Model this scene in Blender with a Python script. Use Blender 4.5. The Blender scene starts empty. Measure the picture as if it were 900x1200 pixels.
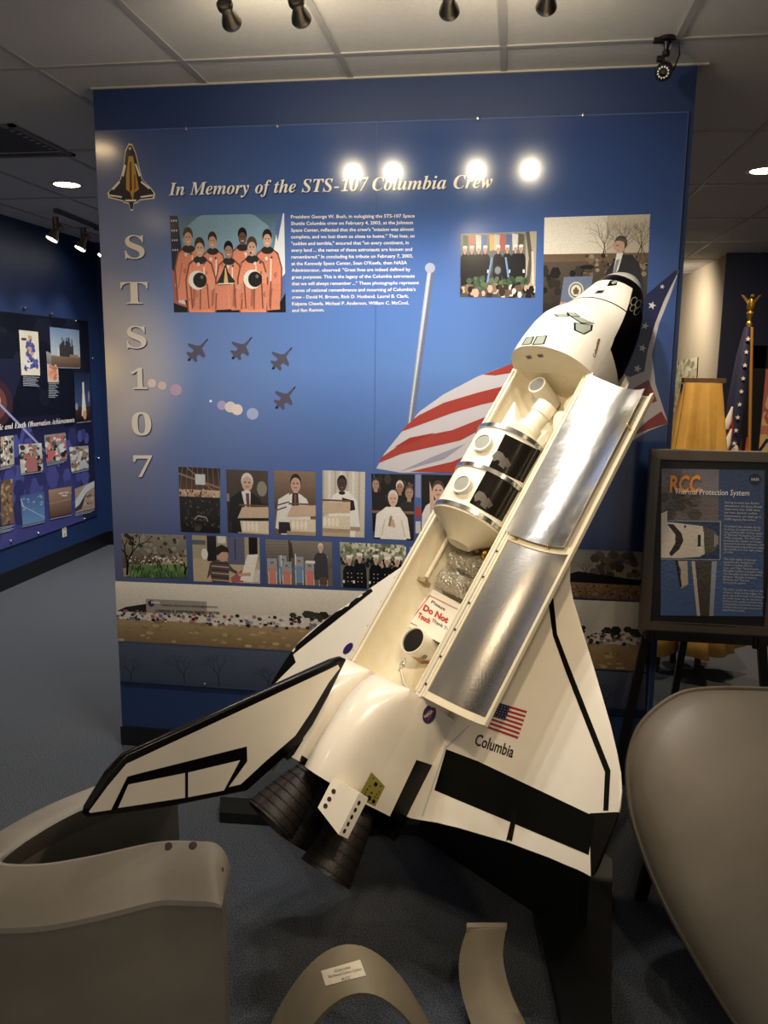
import bpy, bmesh, math, random
import numpy as np
from mathutils import Vector, Matrix
from mathutils.bvhtree import BVHTree
from mathutils.geometry import tessellate_polygon

# ------------------------------------------------------------------ camera, world, lights, exposure
SC = bpy.context.scene
COL = SC.collection
CAM = Vector((1.7871, -3.5404, 1.8045)); YAW, PIT, ROL, FPX = -0.1469, 0.1719, 0.0107, 973.72
def cam_axes():
    cy, sy = math.cos(YAW), math.sin(YAW); cp, sp = math.cos(PIT), math.sin(PIT)
    f = Vector((sy*cp, cy*cp, -sp)); r = Vector((cy, -sy, 0)); u = r.cross(f)
    c, s = math.cos(ROL), math.sin(ROL)
    return r*c+u*s, u*c-r*s, f
RV, UV_, FV = cam_axes()
cd = bpy.data.cameras.new('camera'); cam = bpy.data.objects.new('camera', cd); COL.objects.link(cam)
cam.matrix_world = Matrix(((RV.x, UV_.x, -FV.x, CAM.x), (RV.y, UV_.y, -FV.y, CAM.y), (RV.z, UV_.z, -FV.z, CAM.z), (0, 0, 0, 1)))
cd.sensor_fit = 'HORIZONTAL'; cd.sensor_width = 36; cd.lens = FPX/900*36; cd.clip_start = .02
SC.camera = cam
SC.view_settings.view_transform = 'Standard'; SC.view_settings.look = 'None'
SC.view_settings.exposure = 0.15; SC.view_settings.gamma = 1; SC.view_settings.use_curve_mapping = False
W = bpy.data.worlds.new('world'); SC.world = W; W.use_nodes = True
W.node_tree.nodes['Background'].inputs[0].default_value = (1, .93, .84, 1)
W.node_tree.nodes['Background'].inputs[1].default_value = .38
H = 2.958
LAMPS = []       # every light is made here, room lamps and added fill: position, aim, watts, cone, colour
def spot(loc, aim, watts, cone, col=(1, .83, .62), blend=.6, rad=.03):
    l = bpy.data.lights.new('spot_light', 'SPOT'); l.energy = watts; l.spot_size = math.radians(cone); l.spot_blend = blend
    l.color = col; l.shadow_soft_size = rad
    o = bpy.data.objects.new('spot_light', l); COL.objects.link(o); o.location = loc
    o.rotation_euler = (Vector(aim)-Vector(loc)).to_track_quat('-Z', 'Y').to_euler(); return o
WARM = (1, .79, .54); MID = (1, .94, .85); COOL = (1, .95, .88)
HEADS = [(.94, -1.0), (1.15, -1.0), (1.58, -1.0), (1.85, -1.0)]
for x, y in HEADS: spot((x, y+.06, 2.80), (x-.05, -.25, .9), 29, 104, MID)
for x, aim, w_, cn in ((1.45, (1.95, -.6, 1.75), 95, 38), (1.85, (1.55, -1.0, 1.1), 74, 40), (2.25, (1.8, -1.2, .85), 52, 40), (2.5, (1.05, -1.5, .75), 50, 34)): spot((x, -2.85, 2.80), aim, w_, cn, WARM, .9, .06)
CANS = [(-1.11, 1.78), (3.21, 1.83), (-.45, -.97), (3.2, -2.6), (-1.1, -3.2), (-.55, 3.45), (2.3, 3.3)]  # cans behind the camera and the partition are unseen, added as fill
for (x, y), w_ in zip(CANS, (200, 120, 24, 30, 30, 200, 120)): spot((x, y, 2.93), (x, y, 0), w_, 160, COOL if x < -.5 and y > 0 else WARM, 1, .06)
LEFTHEADS = [(-1.72, 2.74), (-1.76, 3.25), (-1.80, 3.72)]
for i, (x, y) in enumerate(LEFTHEADS): spot((x-.07, y-.03, 2.68), (-2.2, y-.35, 1.2), 16, 80, COOL, 1)
spot((2.75, .35, 2.85), (2.95, 1.5, 1.2), 110, 60, WARM, .9)  # added spot with no fixture, brightens the gold drape
spot((3.1, 3.4, 2.85), (3.6, 5.0, 1.2), 90, 110, WARM, 1)  # added fill for the right background, no lamp body
spot((3.0, 6.2, 2.85), (3.9, 6.8, 1.6), 130, 150, MID, 1)  # added fill to lift the beige wall, no lamp body

# ------------------------------------------------------------------ measuring: rays of the photograph's camera
def ray(u, v):
    d = RV*((u-450)/FPX)-UV_*((v-600)/FPX)+FV
    return CAM.copy(), d.normalized()
def on(axis, val, u, v):
    o, d = ray(u, v); t = (val-o[axis])/d[axis]; return o+d*t
def on_plane(p, n, u, v):
    o, d = ray(u, v); t = (p-o).dot(n)/d.dot(n); return o+d*t
# shuttle body frame: x aft, y starboard, z up, in inches of the real craft at 1/15
K = .0254/15
BM = Matrix(((-0.416768, 0.76211592, -0.49546318), (-0.45061102, -0.6465851, -0.61553019), (-0.78946446, -0.03327211, 0.61289381)))
BT = Vector((2.1811, -0.2325, 2.2515))
MB4 = Matrix.Translation(BT) @ BM.to_4x4()
MBI = MB4.inverted()
def bp(X, y, Z): return Vector(((X-238)*K, y*K, (Z-400)*K))
def bray(u, v):
    o, d = ray(u, v); return MBI @ o, (MBI.to_3x3() @ d).normalized()
def bon(axis, val, u, v):
    o, d = bray(u, v); val = bp(val, val, val)[axis]
    t = (val-o[axis])/d[axis]; return o+d*t

# ------------------------------------------------------------------ materials
def lin(h):
    h = h.lstrip('#'); r = []
    for i in (0, 2, 4):
        c = int(h[i:i+2], 16)/255; r.append(c/12.92 if c <= .04045 else ((c+.055)/1.055)**2.4)
    return tuple(r)+(1,)
MATS = {}
def mat(name, col='#888888', rough=.5, metal=0, noise=0, nscale=20, bump=0, bscale=100, emit=0, col2=None, coat=0, spec=.5, alpha=1, trans=0):
    if name in MATS: return MATS[name]
    m = bpy.data.materials.new(name); m.use_nodes = True; nt = m.node_tree; b = nt.nodes['Principled BSDF']
    c = lin(col) if isinstance(col, str) else col
    b.inputs['Base Color'].default_value = c; b.inputs['Roughness'].default_value = rough; b.inputs['Metallic'].default_value = metal
    b.inputs['Specular IOR Level'].default_value = spec; b.inputs['Coat Weight'].default_value = coat; b.inputs['Coat Roughness'].default_value = .08
    b.inputs['Transmission Weight'].default_value = trans; b.inputs['Alpha'].default_value = alpha
    if emit: b.inputs['Emission Color'].default_value = c; b.inputs['Emission Strength'].default_value = emit
    tc = nt.nodes.new('ShaderNodeTexCoord')
    if noise or col2:
        n = nt.nodes.new('ShaderNodeTexNoise'); n.inputs['Scale'].default_value = nscale; n.inputs['Detail'].default_value = 5
        nt.links.new(tc.outputs['Object'], n.inputs['Vector'])
        r = nt.nodes.new('ShaderNodeValToRGB'); r.color_ramp.elements[0].position = .35; r.color_ramp.elements[1].position = .65
        c2 = lin(col2) if col2 else tuple(max(0, x*(1-noise)) for x in c[:3])+(1,)
        r.color_ramp.elements[0].color = c2; r.color_ramp.elements[1].color = c
        nt.links.new(n.outputs['Fac'], r.inputs['Fac']); nt.links.new(r.outputs['Color'], b.inputs['Base Color'])
    if bump:
        n2 = nt.nodes.new('ShaderNodeTexNoise'); n2.inputs['Scale'].default_value = bscale; n2.inputs['Detail'].default_value = 4
        nt.links.new(tc.outputs['Object'], n2.inputs['Vector'])
        bn = nt.nodes.new('ShaderNodeBump'); bn.inputs['Strength'].default_value = bump; bn.inputs['Distance'].default_value = .01
        nt.links.new(n2.outputs['Fac'], bn.inputs['Height']); nt.links.new(bn.outputs['Normal'], b.inputs['Normal'])
    MATS[name] = m; return m
def vcol_mat(name, rough, spec=.5):
    if name in MATS: return MATS[name]
    m = bpy.data.materials.new(name); m.use_nodes = True; b = m.node_tree.nodes['Principled BSDF']
    a = m.node_tree.nodes.new('ShaderNodeVertexColor'); a.layer_name = 'Col'
    nt = m.node_tree; hs = nt.nodes.new('ShaderNodeHueSaturation'); hs.inputs['Saturation'].default_value = .80; hs.inputs['Value'].default_value = .88
    nt.links.new(a.outputs['Color'], hs.inputs['Color'])
    t = nt.nodes.new('ShaderNodeTexCoord'); n = nt.nodes.new('ShaderNodeTexNoise'); n.inputs['Scale'].default_value = 260; n.inputs['Detail'].default_value = 4; n.inputs['Roughness'].default_value = .7
    nt.links.new(t.outputs['Object'], n.inputs['Vector']); mr = nt.nodes.new('ShaderNodeMapRange'); mr.inputs['From Min'].default_value = .3; mr.inputs['From Max'].default_value = .7; mr.inputs['To Min'].default_value = .8; mr.inputs['To Max'].default_value = 1.16
    nt.links.new(n.outputs['Fac'], mr.inputs['Value']); mx = nt.nodes.new('ShaderNodeVectorMath'); mx.operation = 'SCALE'; nt.links.new(hs.outputs['Color'], mx.inputs[0]); nt.links.new(mr.outputs['Result'], mx.inputs['Scale'])
    nt.links.new(mx.outputs['Vector'], b.inputs['Base Color']); b.inputs['Roughness'].default_value = rough
    b.inputs['Specular IOR Level'].default_value = spec
    MATS[name] = m; return m

# ------------------------------------------------------------------ mesh helpers
def link(name, me, m, parent=None, smooth=False):
    o = bpy.data.objects.new(name, me); COL.objects.link(o)
    for x in (m if isinstance(m, (list, tuple)) else [m]): me.materials.append(x)
    if smooth:
        for p in me.polygons: p.use_smooth = True
    if parent: o.parent = parent
    return o
def mesh(name, V, F, m, parent=None, smooth=False, mi=None):
    me = bpy.data.meshes.new(name); me.from_pydata([tuple(v) for v in V], [], F); me.update()
    o = link(name, me, m, parent, smooth)
    if mi:
        for p, i in zip(me.polygons, mi): p.material_index = i
    return o
def fix(o, angle=None):
    bm = bmesh.new(); bm.from_mesh(o.data); bmesh.ops.remove_doubles(bm, verts=bm.verts, dist=1e-6)
    bmesh.ops.recalc_face_normals(bm, faces=bm.faces); bm.to_mesh(o.data); bm.free()
    if angle is not None:
        for p in o.data.polygons: p.use_smooth = True
        o.data.set_sharp_from_angle(angle=math.radians(angle))
    return o
def tag(o, label=None, cat=None, group=None, kind=None):
    if label: o['label'] = label
    if cat: o['category'] = cat
    if group: o['group'] = group
    if kind: o['kind'] = kind
    return o
def empty(name, label, cat, loc=(0, 0, 0), group=None):
    o = bpy.data.objects.new(name, None); COL.objects.link(o); o.location = loc; o.empty_display_size = .05
    return tag(o, label, cat, group)
class MB:
    def __init__(s): s.V = []; s.F = []; s.I = []
    def add(s, V, F, i=0):
        n = len(s.V); s.V += [Vector(v) for v in V]; s.F += [[k+n for k in f] for f in F]; s.I += [i]*len(F); return s
    def box(s, a, b, i=0, M=None):
        x0, y0, z0 = a; x1, y1, z1 = b
        V = [Vector(p) for p in ((x0, y0, z0), (x1, y0, z0), (x1, y1, z0), (x0, y1, z0), (x0, y0, z1), (x1, y0, z1), (x1, y1, z1), (x0, y1, z1))]
        if M: V = [M @ v for v in V]
        return s.add(V, [[3, 2, 1, 0], [4, 5, 6, 7], [0, 1, 5, 4], [1, 2, 6, 5], [2, 3, 7, 6], [3, 0, 4, 7]], i)
    def loft(s, rings, i=0, closed=True, cap=(True, True)):
        n = len(rings[0]); V = [p for r in rings for p in r]; F = []
        for a in range(len(rings)-1):
            for k in range(n if closed else n-1):
                k2 = (k+1) % n; F.append([a*n+k, a*n+k2, (a+1)*n+k2, (a+1)*n+k])
        if cap[0]: F.append(list(range(n))[::-1])
        if cap[1]: F.append([(len(rings)-1)*n+k for k in range(n)])
        return s.add(V, F, i)
    def lathe(s, prof, base, axis, seg=24, i=0, cap=(True, True)):
        axis = Vector(axis).normalized(); t = axis.orthogonal().normalized(); b = axis.cross(t); base = Vector(base)
        return s.loft([[base+axis*h+(t*math.cos(2*math.pi*k/seg)+b*math.sin(2*math.pi*k/seg))*max(r, 1e-5) for k in range(seg)] for r, h in prof], i, True, cap)
    def tube(s, pts, r, seg=10, i=0):
        pts = [Vector(p) for p in pts]; rings = []; t0 = None
        for a, p in enumerate(pts):
            d = (pts[min(a+1, len(pts)-1)]-pts[max(a-1, 0)]).normalized()
            t = d.orthogonal().normalized() if t0 is None else (t0-d*t0.dot(d)).normalized(); t0 = t; b = d.cross(t)
            rr = r[a] if isinstance(r, (list, tuple)) else r
            rings.append([p+(t*math.cos(2*math.pi*k/seg)+b*math.sin(2*math.pi*k/seg))*rr for k in range(seg)])
        return s.loft(rings, i)
    def prism(s, poly, off, i=0):
        n = len(poly); P = [Vector(p) for p in poly]; off = Vector(off)
        V = P+[p+off for p in P]; F = [list(range(n))[::-1], [n+k for k in range(n)]]
        for k in range(n): F.append([k, (k+1) % n, n+(k+1) % n, n+k])
        return s.add(V, F, i)
    def build(s, name, m, parent=None, angle=None):
        o = mesh(name, s.V, s.F, m, parent, False, s.I); return fix(o, angle)
def bevel(o, w=.004, seg=2):
    md = o.modifiers.new('bevel', 'BEVEL'); md.width = w; md.segments = seg; md.limit_method = 'ANGLE'; return o

# ------------------------------------------------------------------ flat printed pictures: coloured shapes laid in layers on one sheet
def clip(poly):
    for ax, lim, sg in ((0, 0, 1), (0, 1, -1), (1, 0, 1), (1, 1, -1)):
        out = []; n = len(poly)
        for k in range(n):
            a, b = poly[k], poly[(k+1) % n]; da, db = sg*(a[ax]-lim), sg*(b[ax]-lim)
            if da >= 0: out.append(a)
            if (da >= 0) != (db >= 0):
                t = da/(da-db); out.append((a[0]+(b[0]-a[0])*t, a[1]+(b[1]-a[1])*t))
        poly = out
        if len(poly) < 3: return []
    return poly
class Pic:
    """a printed picture drawn in unit coordinates, x to the right and y up"""
    def __init__(s, bg, seed=0): s.S = [([(0, 0), (1, 0), (1, 1), (0, 1)], [lin(bg)]*4)]; s.r = random.Random(seed)
    def p(s, pts, c): s.S.append((list(pts), [lin(c)]*len(pts))); return s
    def r4(s, x0, y0, x1, y1, c): return s.p([(x0, y0), (x1, y0), (x1, y1), (x0, y1)], c)
    def g(s, x0, y0, x1, y1, cb, ct):
        s.S.append(([(x0, y0), (x1, y0), (x1, y1), (x0, y1)], [lin(cb), lin(cb), lin(ct), lin(ct)])); return s
    def e(s, x, y, rx, ry, c, n=14): return s.p([(x+rx*math.cos(2*math.pi*k/n), y+ry*math.sin(2*math.pi*k/n)) for k in range(n)], c)
    def line(s, pts, w, c, asp=1):
        for a, b in zip(pts, pts[1:]):
            dx, dy = (b[0]-a[0])*asp, b[1]-a[1]; l = math.hypot(dx, dy) or 1; nx, ny = -dy/l*w/2/asp, dx/l*w/2
            s.p([(a[0]-nx, a[1]-ny), (b[0]-nx, b[1]-ny), (b[0]+nx, b[1]+ny), (a[0]+nx, a[1]+ny)], c)
        return s
    def crowd(s, x0, y0, x1, y1, n, rx, ry, pal):
        for _ in range(n):
            k = .6+.8*s.r.random()
            s.e(x0+(x1-x0)*s.r.random(), y0+(y1-y0)*s.r.random(), rx*k, ry*k, s.r.choice(pal), 6)
        return s
    def person(s, x, y, hw, hh, skin, hair, top, asp=1):
        """head centre x,y and half sizes"""
        s.p([(x-hw*3.1, y-hh*9), (x-hw*2.9, y-hh*3), (x-hw*2.2, y-hh*1.9), (x-hw*.8, y-hh*1.25), (x+hw*.8, y-hh*1.25), (x+hw*2.2, y-hh*1.9), (x+hw*2.9, y-hh*3), (x+hw*3.1, y-hh*9)], top)
        s.r4(x-hw*.5, y-hh*1.5, x+hw*.5, y-hh*.6, skin); s.e(x, y+hh*.25, hw*1.12, hh*1.1, hair); s.e(x, y-hh*.1, hw, hh*.95, skin)
        s.r4(x-hw*.55, y+hh*.02, x-hw*.18, y+hh*.16, '#2a1c18'); s.r4(x+hw*.18, y+hh*.02, x+hw*.55, y+hh*.16, '#2a1c18')
        s.r4(x-hw*.35, y-hh*.55, x+hw*.35, y-hh*.43, '#8a4a40'); return s
    def tree(s, x, y, h, c, w=.02, asp=1, depth=4, ang=90):
        a = math.radians(ang); x2, y2 = x+math.cos(a)*h/asp, y+math.sin(a)*h
        s.line([(x, y), (x2, y2)], w, c, asp)
        if depth:
            for d in (-28+s.r.random()*16, 18+s.r.random()*16): s.tree(x2, y2, h*(.62+.2*s.r.random()), c, w*.65, asp, depth-1, ang+d)
        return s
    def build(s, name, q, normal, parent, m=None, lay=4e-5, base=6e-4, sub=1):
        """q: the four corners bottom-left, bottom-right, top-right, top-left"""
        a, b, c, d = [Vector(x) for x in q]; n = Vector(normal).normalized(); V = []; F = []; C = []
        step = min(lay, .0014/max(1, len(s.S)))
        for i, (pl, cl) in enumerate(s.S):
            if len(set(cl)) == 1: pl = clip(pl); cl = [cl[0]]*len(pl)
            if len(pl) < 3: continue
            k = len(V)
            for (x, y) in pl: V.append((a*(1-x)+b*x)*(1-y)+(d*(1-x)+c*x)*y+n*(base+i*step))
            C += cl
            if len(pl) > 4:
                for t in tessellate_polygon([[Vector((x, y, 0)) for x, y in pl]]): F.append([k+j for j in t])
            else: F.append(list(range(k, k+len(pl))))
        me = bpy.data.meshes.new(name); me.from_pydata([tuple(v) for v in V], [], F)
        at = me.color_attributes.new('Col', 'FLOAT_COLOR', 'POINT')
        for j, cc in enumerate(C): at.data[j].color = cc
        for p in me.polygons:
            pass
        bm = bmesh.new(); bm.from_mesh(me)
        bm.normal_update()
        for f in bm.faces:
            if f.normal.dot(n) < 0: f.normal_flip()
        bm.to_mesh(me); bm.free()
        return link(name, me, m or vcol_mat('glossy_print', .15), parent)

# ------------------------------------------------------------------ lettering
def text2d(body, shear=0, bold=0, align='LEFT', space=1.0):
    cu = bpy.data.curves.new('lettering', 'FONT'); cu.body = body; cu.size = 1; cu.shear = shear; cu.offset = bold; cu.align_x = align
    cu.resolution_u = 2; cu.space_character = space; cu.fill_mode = 'FRONT'
    o = bpy.data.objects.new('lettering', cu); COL.objects.link(o)
    me = bpy.data.meshes.new_from_object(o.evaluated_get(bpy.context.evaluated_depsgraph_get()))
    V = [(v.co.x, v.co.y) for v in me.vertices]; F = [list(p.vertices) for p in me.polygons]
    bpy.data.objects.remove(o); bpy.data.curves.remove(cu); bpy.data.meshes.remove(me)
    return V, F
def loops2d(loops):
    cu = bpy.data.curves.new('lettering', 'CURVE'); cu.dimensions = '2D'; cu.fill_mode = 'FRONT'
    for L in loops:
        sp = cu.splines.new('POLY'); sp.points.add(len(L)-1); sp.use_cyclic_u = True
        for p, (x, y) in zip(sp.points, L): p.co = (x, y, 0, 1)
    o = bpy.data.objects.new('lettering', cu); COL.objects.link(o)
    me = bpy.data.meshes.new_from_object(o.evaluated_get(bpy.context.evaluated_depsgraph_get()))
    V = [(v.co.x, v.co.y) for v in me.vertices]; F = [list(p.vertices) for p in me.polygons]
    bpy.data.objects.remove(o); bpy.data.curves.remove(cu); bpy.data.meshes.remove(me)
    return V, F
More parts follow.
